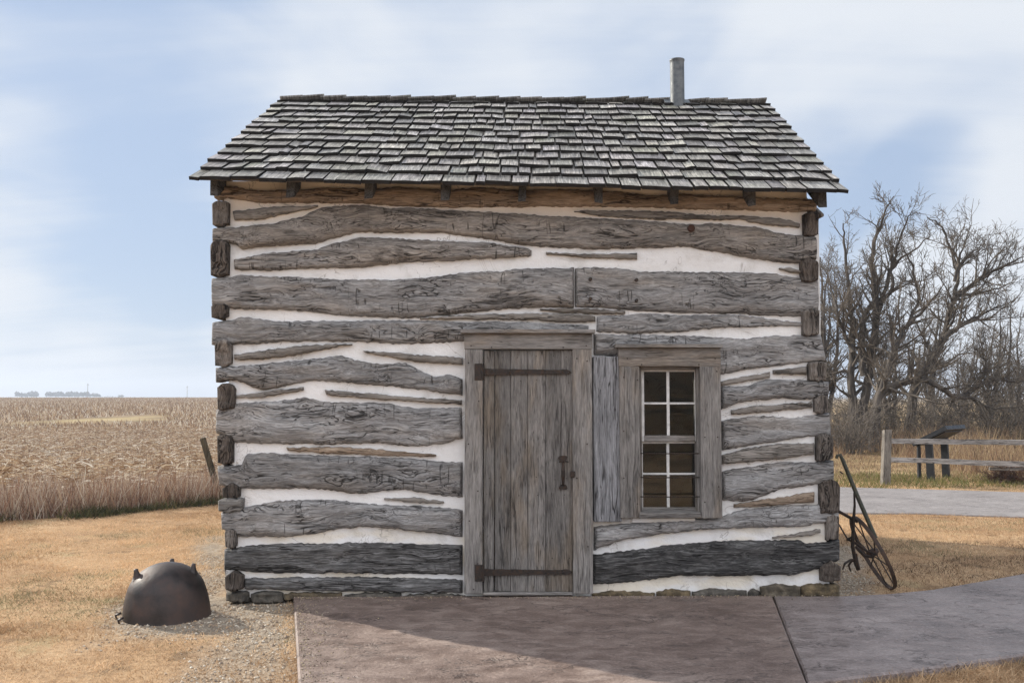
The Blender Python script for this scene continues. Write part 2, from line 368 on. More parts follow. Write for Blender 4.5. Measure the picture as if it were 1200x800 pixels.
def stone_mat():
    m, nt, b = new_mat('foundation_stone'); P = N(nt, 'ShaderNodeTexCoord').outputs['Object']; rnd = N(nt, 'ShaderNodeObjectInfo').outputs['Random']
    n = NOISE(nt, P, 16, 6, .65).outputs[0]
    c = RAMP(nt, n, [(.3, (.03, .027, .023)), (.5, (.09, .08, .066)), (.7, (.19, .17, .14))])
    c = MIX(nt, SS(nt, rnd, .45, .75), c, MIX(nt, 1., c, (1.25, 1.05, .72), 'MULTIPLY'))
    bm = N(nt, 'ShaderNodeBump', {'Height': n, 'Strength': .9, 'Distance': .03})
    nt.links.new(c, b.inputs['Base Color']); nt.links.new(bm.outputs[0], b.inputs['Normal']); b.inputs['Roughness'].default_value = .9; return m
m_stone = stone_mat()
def vcol_mat(name, rough=.85, spec=.2, sub=0., trans=0.):
    m, nt, b = new_mat(name); at = N(nt, 'ShaderNodeAttribute', attribute_name='Col').outputs['Color']
    nt.links.new(at, b.inputs['Base Color']); b.inputs['Roughness'].default_value = rough; b.inputs['Specular IOR Level'].default_value = spec
    if trans:
        tr = N(nt, 'ShaderNodeBsdfTranslucent', {'Color': at}); mx = N(nt, 'ShaderNodeMixShader', {0: trans, 1: b.outputs[0], 2: tr.outputs[0]})
        nt.links.new(mx.outputs[0], nt.nodes['Material Output'].inputs[0])
    return m
m_grass = vcol_mat('dormant_grass', .8, .2, trans=.25)
m_corn = vcol_mat('dry_corn', .8, .2, trans=.25)
m_pebble = vcol_mat('pebbles', .8, .3)
def bark_mat(name, c0, c1, c2):
    m, nt, b = new_mat(name); P = N(nt, 'ShaderNodeTexCoord').outputs['Object']
    n = NOISE(nt, VM(nt, 'MULTIPLY', P, (6, 6, 1.6)), 1, 6, .65).outputs[0]
    nt.links.new(RAMP(nt, n, [(.32, c0), (.5, c1), (.68, c2)]), b.inputs['Base Color']); b.inputs['Roughness'].default_value = .9
    bm = N(nt, 'ShaderNodeBump', {'Height': n, 'Strength': .8, 'Distance': .06}); nt.links.new(bm.outputs[0], b.inputs['Normal']); return m
m_bark = bark_mat('dark_bark', (.022, .017, .013), (.062, .050, .040), (.13, .108, .086))
m_twig = bark_mat('twig_bark', (.045, .036, .028), (.100, .080, .061), (.18, .15, .115))
m_twig2 = bark_mat('grey_twig_bark', (.055, .046, .038), (.12, .10, .082), (.21, .178, .145))

def concrete_mat(name, c0, c1, c2, rough=.5, bump=.5):
    m, nt, b = new_mat(name); P = N(nt, 'ShaderNodeTexCoord').outputs['Object']
    big = NOISE(nt, P, 1.1, 5, .6).outputs[0]; mid = NOISE(nt, VM(nt, 'MULTIPLY', P, (1, 1.6, 1)), 5., 6, .62, .4).outputs[0]
    fine = NOISE(nt, P, 55, 5, .7).outputs[0]
    v = M(nt, 'ADD', M(nt, 'MULTIPLY', big, .34), M(nt, 'ADD', M(nt, 'MULTIPLY', mid, .33), M(nt, 'MULTIPLY', fine, .33)))
    c = RAMP(nt, v, [(.38, c0), (.5, c1), (.62, c2)])
    vein = NOISE(nt, VM(nt, 'MULTIPLY', P, (1, 1.8, 1)), 2.6, 5, .6, .8).outputs[0]
    l = M(nt, 'MULTIPLY', LINE(nt, vein, .016), SS(nt, NOISE(nt, P, 1.7, 3).outputs[0], .48, .62))
    c = MIX(nt, M(nt, 'MULTIPLY', l, .8), c, MIX(nt, 1., c, (.34, .31, .30), 'MULTIPLY'))
    vn2 = NOISE(nt, VM(nt, 'MULTIPLY', P, (3.4, 7.5, 1)), 1, 4, .6, 1.2).outputs[0]
    l2 = M(nt, 'MULTIPLY', LINE(nt, vn2, .03), SS(nt, NOISE(nt, P, 3.1, 3).outputs[0], .52, .62))
    c = MIX(nt, M(nt, 'MULTIPLY', l2, .75), c, MIX(nt, 1., c, (.36, .33, .32), 'MULTIPLY')); l = M(nt, 'ADD', l, l2, clamp=True)
    pale = SS(nt, NOISE(nt, P, 14, 7, .75).outputs[0], .54, .66, 0, .5)
    c = MIX(nt, pale, c, tuple(min(1, x * 1.7 + .04) for x in c1))
    h = M(nt, 'SUBTRACT', M(nt, 'ADD', mid, M(nt, 'MULTIPLY', fine, .3)), M(nt, 'MULTIPLY', l, .35))
    bm = N(nt, 'ShaderNodeBump', {'Height': h, 'Strength': bump, 'Distance': .03})
    nt.links.new(c, b.inputs['Base Color']); nt.links.new(bm.outputs[0], b.inputs['Normal'])
    nt.links.new(SS(nt, mid, .35, .65, rough - .1, rough + .15), b.inputs['Roughness']); return m
m_pad = concrete_mat('stamped_concrete', (.105, .070, .056), (.205, .148, .122), (.35, .272, .228), .52, .8)
m_path = concrete_mat('stamped_path', (.120, .090, .082), (.235, .19, .174), (.36, .302, .28), .46, .8)
m_road = concrete_mat('pale_path', (.17, .152, .145), (.235, .213, .203), (.30, .275, .262), .75, .25)

# ------------------------------------------------------------------ ground: one sheet to the horizon
PAD = [W_ for W_ in []]
def gp(lst, z=0.): return [tuple(G(px, py, z)) for px, py in lst]
pad_poly = gp([(344, 697.5), (905, 697.5), (956, 826), (1010, 960), (366, 1130)])
pad_poly[3] = (pad_poly[2][0] + (pad_poly[2][0] - pad_poly[1][0]) * 1.0, pad_poly[2][1] + (pad_poly[2][1] - pad_poly[1][1]) * 1.0)
pl0, pl1 = np.array(G(344, 697.5, 0)), np.array(G(350, 800, 0))
pad_poly = [tuple(pl0), pad_poly[1], pad_poly[2], pad_poly[3], tuple(pl0 + (pl1 - pl0) * (pl0[1] - pad_poly[3][1]) / (pl0[1] - pl1[1]))]
path_poly = gp([(907, 697.5), (985, 697.5), (1040, 695), (1090, 690), (1150, 680), (1200, 671), (1290, 652), (1420, 632)]) + \
    [(9.6, 9.6), (9.9, 8.1)] + gp([(1500, 700), (1330, 738), (1200, 765), (1080, 782), (947, 798)])
road_poly = gp([(930, 603.5), (985, 601), (1080, 602), (1200, 606), (1500, 618)], -.05) + [(20, 12.2), (20, 15.5)] + \
    gp([(1500, 590), (1200, 577), (1080, 573.5), (985, 571), (930, 569)], -.05)
gravel_px = [(236, 630), (262, 628), (266, 700), (346, 704), (353, 830), (212, 830), (228, 775), (250, 748), (170, 752), (128, 742), (126, 715), (150, 700), (236, 690)]
gravel_poly = gp(gravel_px, -.06)
gravel2_poly = gp([(975, 640), (1000, 640), (1010, 694), (975, 700)], -.06)
FY = np.array([12, 14, 20, 35, 50, 80, 130, 250, 500, 1200, 4000]); FH = np.array([0, 0, -.26, -.95, -1.05, -.30, .66, 1.30, 1.53, 1.55, 1.55]) 
def height(x, y):
    x = np.asarray(x, float); y = np.asarray(y, float)
    wgt = sstep(.12, .26, -x / np.maximum(y, 1.)) * (y > 1)
    h = -.06 + wgt * np.interp(y, FY, FH)
    h = h + wgt * sstep(30, 90, y) * .10 * vnoise(x * .03, y * .03, s=5)
    h = h + (6.5 + .8 * vnoise(x * .02, s=91)) * sstep(-9, -75, y)                    # rising prairie behind the photographer
    near = sstep(60, 20, np.hypot(x, y))
    return h + near * .012 * fbm(x * 1.3, y * 1.3, s=3)
def axis_pts(lo, hi, fine_lo, fine_hi, step):
    a = list(np.arange(fine_lo, fine_hi + 1e-6, step)); s = step; v = fine_hi
    while v < hi: s *= 1.11; v += s; a.append(v)
    s = step; v = fine_lo
    while v > lo: s *= 1.13; v -= s; a.insert(0, v)
    return np.array(a)
gx = axis_pts(-3500, 3500, -9, 11, .14); gy = axis_pts(-1500, 5200, 3.5, 20, .14)
X, Y = np.meshgrid(gx, gy, indexing='ij'); Z = height(X, Y)
def polydist(x, y, poly):
    d = np.full(np.shape(x), 1e9); poly = np.asarray(poly)
    for i in range(len(poly)):
        a = poly[i - 1]; b = poly[i]; ab = b - a
        t = np.clip(((x - a[0]) * ab[0] + (y - a[1]) * ab[1]) / (ab @ ab + 1e-12), 0, 1)
        d = np.minimum(d, np.hypot(x - a[0] - t * ab[0], y - a[1] - t * ab[1]))
    return d * np.where(inpoly(x, y, poly), -1, 1)
def gravel_w(x, y):
    d = np.minimum(polydist(x, y, gravel_poly), polydist(x, y, gravel2_poly))
    return sstep(.22, -.14, d - .02 + .28 * fbm(x * 2.2, y * 2.2, s=9)) * (1 - .3 * sstep(6.4, 5.4, y))
BORD = np.array([tuple(G(px, py)) for px, py in ((-400, 648), (0, 611), (130, 602), (255, 589), (420, 574))])
def border_y(x): return np.interp(x, BORD[:, 0], BORD[:, 1])
def field_w(x, y):
    return ((y > border_y(x)) & (x < -1.2 - .05 * (y - 14))).astype(float)
def swale_w(x, y):                                    # the grassed waterway crossing the field
    c = np.interp(x, [-60, -44, -41, -38, -35, -32, -29.5, -27], [66, 67, 70, 76, 80, 79, 77, 76]); hw = np.interp(x, [-46, -43, -41, -38, -35, -32, -29.5, -27.5], [.05, .8, 3., 7, 10, 7, 3., .05])
    return sstep(1.0, .6, np.abs(y - c) / hw + .3 * fbm(x * .15, y * .15, s=31))
def brush_w(x, y): return sstep(17.6, 19.5, y + .5 * fbm(x, y, s=4)) * (x > -1)
gv = np.stack([gravel_w(X, Y), field_w(X, Y), brush_w(X, Y)], -1)
nx, ny = X.shape
ii = (np.arange(nx - 1)[:, None] * ny + np.arange(ny - 1)[None]).ravel()
g = MB(); g.add(np.stack([X, Y, Z], -1).reshape(-1, 3), np.stack([ii, ii + ny, ii + ny + 1, ii + 1], -1), gv.reshape(-1, 3))
def ground_mat():
    m, nt, b = new_mat('ground_cover'); P = N(nt, 'ShaderNodeNewGeometry').outputs['Position']
    at = N(nt, 'ShaderNodeSeparateColor', {0: N(nt, 'ShaderNodeAttribute', attribute_name='Col').outputs['Color']})
    n = NOISE(nt, P, .9, 6, .62).outputs[0]; n2 = NOISE(nt, P, 14, 5, .65).outputs[0]; n3 = NOISE(nt, P, 90, 3, .6).outputs[0]
    v = M(nt, 'ADD', M(nt, 'MULTIPLY', n, .4), M(nt, 'ADD', M(nt, 'MULTIPLY', n2, .35), M(nt, 'MULTIPLY', n3, .25)))
    lawn = RAMP(nt, v, [(.36, (.28, .175, .10)), (.5, (.46, .30, .17)), (.62, (.60, .43, .26))])
    lawn = MIX(nt, SS(nt, NOISE(nt, P, 2.6, 5, .65).outputs[0], .57, .66, 0, .7), lawn, (.20, .135, .08))
    lawn = MIX(nt, SS(nt, NOISE(nt, P, 1.7, 4, .6).outputs[0], .56, .68, 0, .6), lawn, (.36, .29, .16))
    grav = RAMP(nt, M(nt, 'ADD', M(nt, 'MULTIPLY', n2, .4), M(nt, 'MULTIPLY', n3, .6)), [(.36, (.15, .115, .085)), (.5, (.33, .27, .205)), (.64, (.52, .45, .36))])
    fn = NOISE(nt, VM(nt, 'MULTIPLY', P, (.10, .35, .3)), 1, 6, .65).outputs[0]
    field = RAMP(nt, M(nt, 'ADD', M(nt, 'MULTIPLY', fn, .5), M(nt, 'MULTIPLY', NOISE(nt, P, 2.5, 6, .7).outputs[0], .5)), [(.40, (.10, .066, .042)), (.5, (.22, .15, .095)), (.60, (.38, .28, .185))])
    sw = N(nt, 'ShaderNodeAttribute', attribute_name='swale').outputs['Fac']
    swc = RAMP(nt, NOISE(nt, P, .16, 5, .6).outputs[0], [(.4, (.20, .155, .085)), (.52, (.33, .245, .12)), (.65, (.40, .305, .16))])
    field = MIX(nt, sw, field, swc)
    br = RAMP(nt, M(nt, 'ADD', M(nt, 'MULTIPLY', NOISE(nt, P, .7, 5, .6).outputs[0], .6), M(nt, 'MULTIPLY', n2, .4)), [(.36, (.13, .12, .05)), (.48, (.25, .17, .09)), (.62, (.45, .33, .18))])
    c = MIX(nt, at.outputs[2], lawn, br); c = MIX(nt, at.outputs[1], c, field); c = MIX(nt, at.outputs[0], c, grav)
    pr_ = RAMP(nt, NOISE(nt, VM(nt, 'MULTIPLY', P, (.035, .16, .16)), 1, 5, .6, .6).outputs[0], [(.40, (.035, .026, .017)), (.5, (.13, .082, .042)), (.62, (.26, .17, .085))])
    c = MIX(nt, N(nt, 'ShaderNodeAttribute', attribute_name='prairie').outputs['Fac'], c, pr_)
    bm = N(nt, 'ShaderNodeBump', {'Height': M(nt, 'ADD', n2, M(nt, 'MULTIPLY', n3, .6)), 'Strength': .8, 'Distance': .03})
    nt.links.new(c, b.inputs['Base Color']); nt.links.new(bm.outputs[0], b.inputs['Normal']); b.inputs['Roughness'].default_value = .95
    b.inputs['Specular IOR Level'].default_value = .1; return m
go = g.build('ground', ground_mat(), smooth=True); tag(go, kind='structure')
pa_ = go.data.attributes.new('prairie', 'FLOAT', 'POINT'); pa_.data.foreach_set('value', sstep(-2., -14., Y).astype(np.float32).ravel())
sa = go.data.attributes.new('swale', 'FLOAT', 'POINT'); sa.data.foreach_set('value', (swale_w(X, Y) * field_w(X, Y)).astype(np.float32).ravel())

def slab(name, poly, z0, z1, mat, step=.25, rag=.0):
    poly = np.array(poly); out = []
    for i in range(len(poly)):
        a, b = poly[i], poly[(i + 1) % len(poly)]; k = max(1, int(np.linalg.norm(b - a) / step))
        for t in range(k): out.append(a + (b - a) * t / k)
    out = np.array(out)
    if rag: out = out + rng.uniform(-rag, rag, out.shape)
    ar = .5 * np.sum(out[:, 0] * np.roll(out[:, 1], -1) - np.roll(out[:, 0], -1) * out[:, 1])
    if ar < 0: out = out[::-1]
    c = out.mean(0); k = len(out); bev = .012
    nrm = np.roll(out, -1, 0) - np.roll(out, 1, 0); nrm = np.stack([-nrm[:, 1], nrm[:, 0]], -1); nrm /= np.linalg.norm(nrm, axis=1)[:, None] + 1e-9
    b = MB(); ins = out + nrm * bev
    v = np.concatenate([np.c_[ins, np.full(k, z1)], np.c_[out, np.full(k, z1 - bev)], np.c_[out, np.full(k, z0)]])
    i = np.arange(k); j = (i + 1) % k
    b.add(v, np.concatenate([np.stack([i, i + k, j + k, j], -1), np.stack([i + k, i + 2 * k, j + 2 * k, j + k], -1)]))
    b.f.append(np.arange(k)[None]); b.m.append(np.array([0]))
    return tag(b.build(name, mat), kind='structure')
slab('concrete_pad', pad_poly, -.16, 0, m_pad)
slab('path', path_poly, -.16, -.003, m_path, rag=.006)
slab('footpath', road_poly, -.16, -.04, m_road, .5, .012)

# ------------------------------------------------------------------ the log cabin
cab = empty('log_cabin', tuple(CO), YAW)
tag(cab, 'weathered grey log cabin with white chinking, plank door and shingle roof', 'cabin')

def resample(poly, n, x0=None, x1=None):
    p = np.array(poly, float); s = np.r_[0, np.cumsum(np.hypot(*np.diff(p, axis=0).T))]; t = np.linspace(0, s[-1], n)
    out = np.stack([np.interp(t, s, p[:, k]) for k in (0, 1)], -1)
    if len(p) > 2 and n > 30:                         # soften the corners of the traced line
        w = min(9, n // 6) | 1; kx = np.hanning(w + 2)[1:-1]; kx /= kx.sum(); h = w // 2
        pad = np.r_[out[0, 1] * 2 - out[1:h + 1, 1][::-1], out[:, 1], out[-1, 1] * 2 - out[-h - 1:-1, 1][::-1]]
        out[:, 1] = np.convolve(pad, kx, 'valid')
    return out
seed = [0]
def log_mesh(top, bot, name, mat, bulge=.05, base=.015, back=.12, rag=1., round_=4., taper=.02, step=1.3, parent=None):
    seed[0] += 1; sd = seed[0]
    L = max(top[-1][0] - top[0][0], bot[-1][0] - bot[0][0]); hgt = max(abs(b[1] - a[1]) for a in top for b in bot[:1])
    n = max(8, int(L / step)); T = resample(top, n); B = resample(bot, n)
    xt, zt = W(T[:, 0], T[:, 1], base - bulge * .5); xb, zb = W(B[:, 0], B[:, 1], base - bulge * .5)
    zt = zt + rag * (.007 * fbm(xt * 9, sd, s=sd) + .005 * vnoise(xt * 40, sd, s=sd)); zb = zb + rag * (.007 * fbm(xb * 9, sd + 9, s=sd) + .005 * vnoise(xb * 40, sd + 5, s=sd))
    zt = np.maximum(zt, zb + .003)
    hm = np.median(zt - zb); m = 7 if hm < .07 else 24
    t = .5 - .5 * np.cos(np.linspace(0, np.pi, m)); t = .5 * t + .5 * np.linspace(0, 1, m)
    x = xt[:, None] * (1 - t) + xb[:, None] * t; z = zt[:, None] * (1 - t) + zb[:, None] * t
    pr = np.sqrt(np.clip(1 - np.abs(2 * t - 1) ** round_, 0, 1))[None]
    d = np.minimum(np.abs(x - x[:1]), np.abs(x - x[-1:])); en = np.sqrt(np.clip(d / taper, 0.02, 1)) if taper else 1.
    sc = np.clip((zt - zb) / .09, .5, 1)[:, None]
    y = base - bulge * pr * en * sc + pr * en * sc * (.030 * fbm(x * 2.2, z * 7, sd, 4, s=sd) + .007 * (np.abs(fbm(x * 3.5, z * 26 + 1.5 * fbm(x * 2, z * 3, sd, 2, s=sd + 8), sd, 3, s=sd + 3)) * -1.6 + .3))
    V = np.stack([x, y, z], -1).reshape(-1, 3)
    i = (np.arange(n - 1)[:, None] * m + np.arange(m - 1)[None]).ravel()
    Fq = np.stack([i, i + 1, i + m + 1, i + m], -1)
    ring = np.concatenate([np.arange(n) * m, (n - 1) * m + np.arange(1, m), (np.arange(n - 1)[::-1]) * m + m - 1, np.arange(1, m - 1)[::-1]])
    VB = V[ring].copy(); VB[:, 1] = back; k = len(ring); a = np.arange(k); bq = (a + 1) % k
    nv = len(V); Fs = np.stack([ring[a], ring[bq], nv + bq, nv + a], -1)
    b = MB(); b.add(np.concatenate([V, VB]), np.concatenate([Fq, Fs])); b.f.append((nv + np.arange(k))[None]); b.m.append(np.array([0]))
    o = b.build(name, mat, parent or cab, smooth=False)
    o.data.polygons.foreach_set('use_smooth', np.r_[np.ones(len(Fq), bool), np.zeros(len(Fs) + 1, bool)]); o.data.update()
    return o

LOGS = [  # (top outline, bottom outline, material, bulge) traced in photo pixels on the wall plane
 ([(250,217),(275,218),(300,223),(353,222),(385,219),(427,221),(470,219),(520,222),(560,219),(600,222),(660,221),(720,224),(760,228),(800,227),(850,229),(900,232),(960,233)],
  [(250,231),(263,232),(303,237),(353,238),(427,238),(487,242),(540,243),(617,242),(733,242),(833,245),(957,248)], m_brown, .05),
 ([(272,247),(320,242),(372,241)], [(274,257),(303,257),(337,250),(372,242)], m_sliver, .03),
 ([(673,247),(700,246),(767,247),(840,252),(883,253),(917,256),(938,262)], [(673,248),(710,253),(767,256),(833,257),(867,257),(900,263),(938,266)], m_sliver, .03),
 ([(248,267),(275,266),(320,261),(353,253),(373,243),(397,240),(423,239),(453,243),(487,243),(553,247),(617,250),(667,253),(750,257),(807,262),(833,261),(887,265),(920,273),(958,277)],
  [(248,283),(275,285),(283,292),(320,288),(370,285),(397,277),(420,272),(453,272),(520,273),(570,280),(617,287),(623,288),(700,292),(760,290),(807,288),(840,295),(887,303),(933,309),(958,304)], m_log, .06),
 ([(273,304),(320,295),(370,292),(387,285),(420,278),(437,277),(487,280),(537,282),(570,283),(617,290),(623,292)],
  [(274,316),(319,317),(355,315),(430,313),(475,307),(520,305),(577,303),(623,299)], m_logst, .055),
 ([(640,295.5),(680,297),(747,297)], [(640,297),(690,302.5),(747,303)], m_sliver, .02),
 ([(914,313.5),(928,313),(940,317)], [(914,316),(930,319.5),(940,320)], m_sliver, .02),
 ([(247,325),(283,322),(355,325),(400,327),(460,327),(505,324),(544,319),(580,318),(610,314),(673,313)],
  [(247,357),(274,362),(340,363),(370,367),(412,370),(472,373),(490,372),(540,367),(580,363),(620,360),(673,360)], m_log, .065),
 ([(674,313),(700,313),(735,314),(746,317),(820,318),(900,319),(940,325),(960,327)],
  [(674,360),(700,360),(745,364),(800,367),(860,367),(900,370),(945,371),(960,366)], m_log, .055),
 ([(492,372),(560,368),(620,367),(690,368),(698,370)], [(492,373.5),(560,374),(620,374),(660,377),(698,377)], m_sliver, .035),
 ([(633,362),(660,361),(700,362),(733,364)], [(633,363),(655,366),(700,367.5),(733,367.5)], m_sliver, .03),
 ([(248,378),(286,371),(325,376),(400,376),(475,375),(535,377),(580,377),(640,379),(690,381)],
  [(247,404),(271,404),(310,402),(355,399),(400,400),(472,403),(543,400),(600,398),(690,398)], m_log, .05),
 ([(700,371),(750,367),(810,369),(870,369),(915,375),(942,378)], [(699,389),(750,391),(804,388),(840,384),(900,382),(942,382)], m_log, .045),
 ([(696,391),(735,392),(780,393),(828,394),(876,397),(900,394),(945,392),(963,392)],
  [(696,415),(735,420),(800,430),(845,439),(885,432),(948,424),(969,423)], m_log, .05),
 ([(845,446),(870,441),(903,436)], [(845,452),(875,447),(903,442)], m_sliver, .03),
 ([(907,434),(925,431),(946,429)], [(907,438),(925,439),(946,439)], m_sliver, .03),
 ([(845,453),(879,451),(900,444),(924,444),(972,447)], [(845,480),(870,471),(915,467),(948,468),(972,464)], m_log, .05),
 ([(858,480),(888,475),(952,471)], [(858,486),(900,483),(953,477)], m_sliver, .03),
 ([(846,493),(885,487),(930,489),(973,484)], [(846,528),(876,523),(915,516),(957,511),(975,510)], m_log, .05),
 ([(846,534),(876,525),(915,520),(955,519)], [(846,544),(900,540),(955,532)], m_sliver, .04),
 ([(846,552),(885,546),(924,540),(932,542),(978,540)], [(846,586),(876,588),(915,574),(960,567),(978,564)], m_log, .05),
 ([(861,591),(900,585),(955,576)], [(861,595),(918,591),(955,588)], m_brown, .03),
 ([(696,617),(750,612),(795,609),(845,606),(870,597),(915,593),(960,591),(984,592)],
  [(696,645),(708,641),(729,633),(780,626),(828,620),(900,618),(939,617),(967,612),(984,611)], m_log, .05),
 ([(906,629.5),(940,624),(962,620)], [(906,631),(940,629),(962,625)], m_sliver, .02),
 ([(694,650),(750,644),(795,638),(870,633),(939,633),(946,637),(985,633)],
  [(694,686),(750,681),(795,675),(840,675),(930,674),(963,666),(967,662),(985,657)], m_dark, .055),
 ([(274,415),(340,406),(412,401.5)], [(274,421),(301,422),(355,414),(412,403)], m_sliver, .03),
 ([(425,410),(490,415),(542,419)], [(427,413),(490,424),(542,427)], m_sliver, .03),
 ([(252,430),(280,429),(325,424),(400,417),(436,426),(475,425),(508,441),(526,438),(542,444)],
  [(252,448),(277,446),(285,449),(303,457),(314,456),(352,448),(370,446),(430,450),(490,456),(542,463)], m_log, .05),
 ([(276,463),(355,453)], [(276,466),(310,465),(355,457)], m_sliver, .025),
 ([(380,456),(460,463),(541,469)], [(382,463),(460,469),(541,474)], m_sliver, .03),
 ([(252,480),(277,472),(319,470),(355,465),(382,471),(448,472),(490,478),(541,478)],
  [(252,507),(274,519),(325,520),(382,521),(430,519),(490,523),(520,520),(542,513)], m_log, .06),
 ([(335,525),(400,523),(469,529),(511,532)], [(337,528),(400,532),(475,534),(511,535)], m_brown, .025),
 ([(254,546),(283,545),(287,533),(310,531),(370,533),(460,536),(542,542)],
  [(256,569),(280,573),(370,573),(415,579),(475,574),(520,581),(542,583)], m_log, .055),
 ([(450,584),(490,583),(520,588)], [(450,586),(490,589),(520,590)], m_sliver, .018),
 ([(258,601),(284,594),(325,587),(379,585),(430,590),(490,593),(542,597)],
  [(259,620),(280,629),(340,629),(364,626),(400,620),(430,617),(490,623),(542,630)], m_log, .055),
 ([(262,644),(295,639),(340,637),(430,636),(542,639)], [(262,668),(325,672),(430,672),(542,674)], m_mid, .055),
 ([(286,677),(430,676),(542,679)], [(286,690),(340,692),(430,693),(542,695)], m_mid, .05),
]
for tp, bt, mt, bl in LOGS: log_mesh(tp, bt, 'log', mt, bl, .015 if bl > .04 else -.006)
ENDS = [  # side-wall log ends showing at the corners: x0,x1,y0,y1, house-shaped top?, pale?
 (248,268,235,265,0,2),(246,268,279,325,1,0),(247,267,355,372,0,0),(251,271,397,430,1,1),(254,275,449,481,1,0),(254,273,507,545,0,0),
 (260,281,565,584,2,0),(255,285,583,600,0,3),(263,277,619,643,0,1),(263,285,667,692,2,0),
 (942,960,248,277,0,0),(939,960,302,331,1,0),(941,961,361,394,0,1),(948,969,423,447,0,1),(955,971,462,485,1,1),(957,977,506,542,1,1),
 (961,985,560,603,1,0),(969,984,603,634,0,1),(962,986,656,682,2,0)]
m_end_mid = wood('weathered_end_grain', 'Z', (.045, .038, .033), (.16, .138, .12), (.28, .25, .222), wav=.10, stain=.5, bump=1.)
for x0, x1, y0, y1, hs, tone in ENDS:
    h = y1 - y0; xm = (x0 + x1) / 2; r = min(3, h * .15)
    if hs == 2: tp = [(x0, y0 + h * .32), (xm, y0), (x1, y0 + h * .28)]
    elif hs == 1: tp = [(x0, y0 + h * .18), (x0 + 4, y0 + h * .06), (xm, y0), (x1 - 3, y0 + h * .07), (x1, y0 + h * .2)]
    else: tp = [(x0, y0 + r), (xm - 2, y0), (x1, y0 + r * .6)]
    bt = [(x0 + .5, y1 - r * .6), (xm, y1), (x1 - .5, y1 - r)]
    log_mesh(tp, bt, 'log_end', (m_end, m_end_mid, m_end_mid, m_end2)[tone], .026, -.026, .3, rag=1.4, round_=14., taper=.015, step=1.2)

# chinking: the plastered wall behind the logs, with the door and window openings left out
DOOR = (566, 671, 409, 700); WIN = (750, 822, 430, 602)
def chinking():
    b = MB(); xs = np.r_[np.linspace(0, 1, 150)]; ys = np.unique(np.r_[np.arange(212, 697, 3.), 409, 430, 602, 700, 697.])
    left = lambda y: np.interp(y, [212, 330, 700], [262, 262, 279]); right = lambda y: np.interp(y, [212, 330, 700], [946, 948, 974])
    PX = np.array([left(y) + (right(y) - left(y)) * xs for y in ys]); PY = np.repeat(ys[:, None], len(xs), 1)
    for c in (566, 671, 750, 822):                    # snap columns to the openings
        for i in range(len(ys)): k = np.argmin(abs(PX[i] - c)); PX[i, k] = c
    x, z = W(PX, PY, 0.)
    y = .016 + .009 * fbm(x * 2.5, z * 5, s=77) + .004 * fbm(x * 11, z * 14, s=78)
    n, m = PX.shape; idx = np.arange(n * m).reshape(n, m)
    cx = (PX[:-1, :-1] + PX[1:, 1:]) / 2; cy = (PY[:-1, :-1] + PY[1:, 1:]) / 2
    keep = ~(((cx > DOOR[0]) & (cx < DOOR[1]) & (cy > DOOR[2])) | ((cx > WIN[0]) & (cx < WIN[1]) & (cy > WIN[2]) & (cy < WIN[3])))
    fq = np.stack([idx[:-1, :-1], idx[1:, :-1], idx[1:, 1:], idx[:-1, 1:]], -1)[keep]
    V = np.stack([x, y, z], -1).reshape(-1, 3); VB = V.copy(); VB[:, 1] = .15
    b.add(V, fq); b.add(VB, fq[:, ::-1])
    # close the rims between the two faces
    from collections import Counter
    ed = Counter(); 
    for f in fq:
        for k in range(4): a, c = int(f[k]), int(f[(k + 1) % 4]); ed[(min(a, c), max(a, c))] += 1
    rim = np.array([e for e, k in ed.items() if k == 1]); nv = len(V)
    b.f.append(np.stack([rim[:, 0], rim[:, 1], rim[:, 1] + nv, rim[:, 0] + nv], -1)); b.m.append(np.zeros(len(rim)))
    return b.build('chinking', m_chink, cab, smooth=False)
chinking()
# peg hole and bolts
def disc(name, px, py, r, y, mat, th=.012, sides=14):
    x, z = W(px, py, y); b = MB(); mt = Matrix.Translation((float(x), y, float(z))) @ Matrix.Rotation(R(90), 4, 'X')
    b.lathe([(0.0005, th), (r * .8, th), (r, th * .6), (r, -.02)], sides, 0, mt); return b.build(name, mat, cab, smooth=False)
disc('knot', 810, 267.5, .029, -.05, m_knot)
for px, py in ((692, 327), (746, 328), (692, 350), (746, 352)): disc('bolt', px, py, .014, -.066, m_iron)

def foundation_stone(x0, x1, y0, y1, yb=.25):
    log_mesh([(x0, y0 + 3), ((x0 * 2 + x1) / 3, y0), ((x0 + x1 * 2) / 3, y0 + .5), (x1, y0 + 2)], [(x0, y1), (x1, y1 + .5)], 'foundation_stone', m_stone, .05, .0, yb, rag=1.2, round_=5, taper=.03, step=1.2)
for s in ((264,291,692,705),(293,331,693,706),(332,400,693.5,703),(402,470,694.5,702),(472,545,695.5,701),(694,768,692.5,699.5),(770,810,690.5,699.5),(812,876,690.5,700),
          (878,891,690,700),(892,939,685,700),(940,985,684,700)): foundation_stone(*s)

def prow(px0, px1, py0, py1, y0, y1, b, mat=0, bev=.004, jit=.0):      # box between pixel bounds on plane y0 (front), to depth y1
    xa, za = W(px0, py1, y0); xb, zb = W(px1, py0, y0)
    b.box(np.array([xa, y0, za], float), np.array([xb, y1, zb], float), mat, jit, None, bev)
def nails(b, lst, y, r=.006, mat=1):
    for px, py in lst:
        x, z = W(px, py, y); th = np.arange(6) / 6 * 2 * np.pi
        v = np.concatenate([np.stack([x + r * np.cos(th), np.full(6, y - .003), z + r * np.sin(th)], -1), np.stack([x + r * np.cos(th), np.full(6, y + .003), z + r * np.sin(th)], -1)])
        i = np.arange(6); b.add(v, np.stack([i, (i + 1) % 6, (i + 1) % 6 + 6, i + 6], -1), None, mat); b.f.append(np.arange(b.n - 12, b.n - 6)[None]); b.m.append(np.array([mat]))
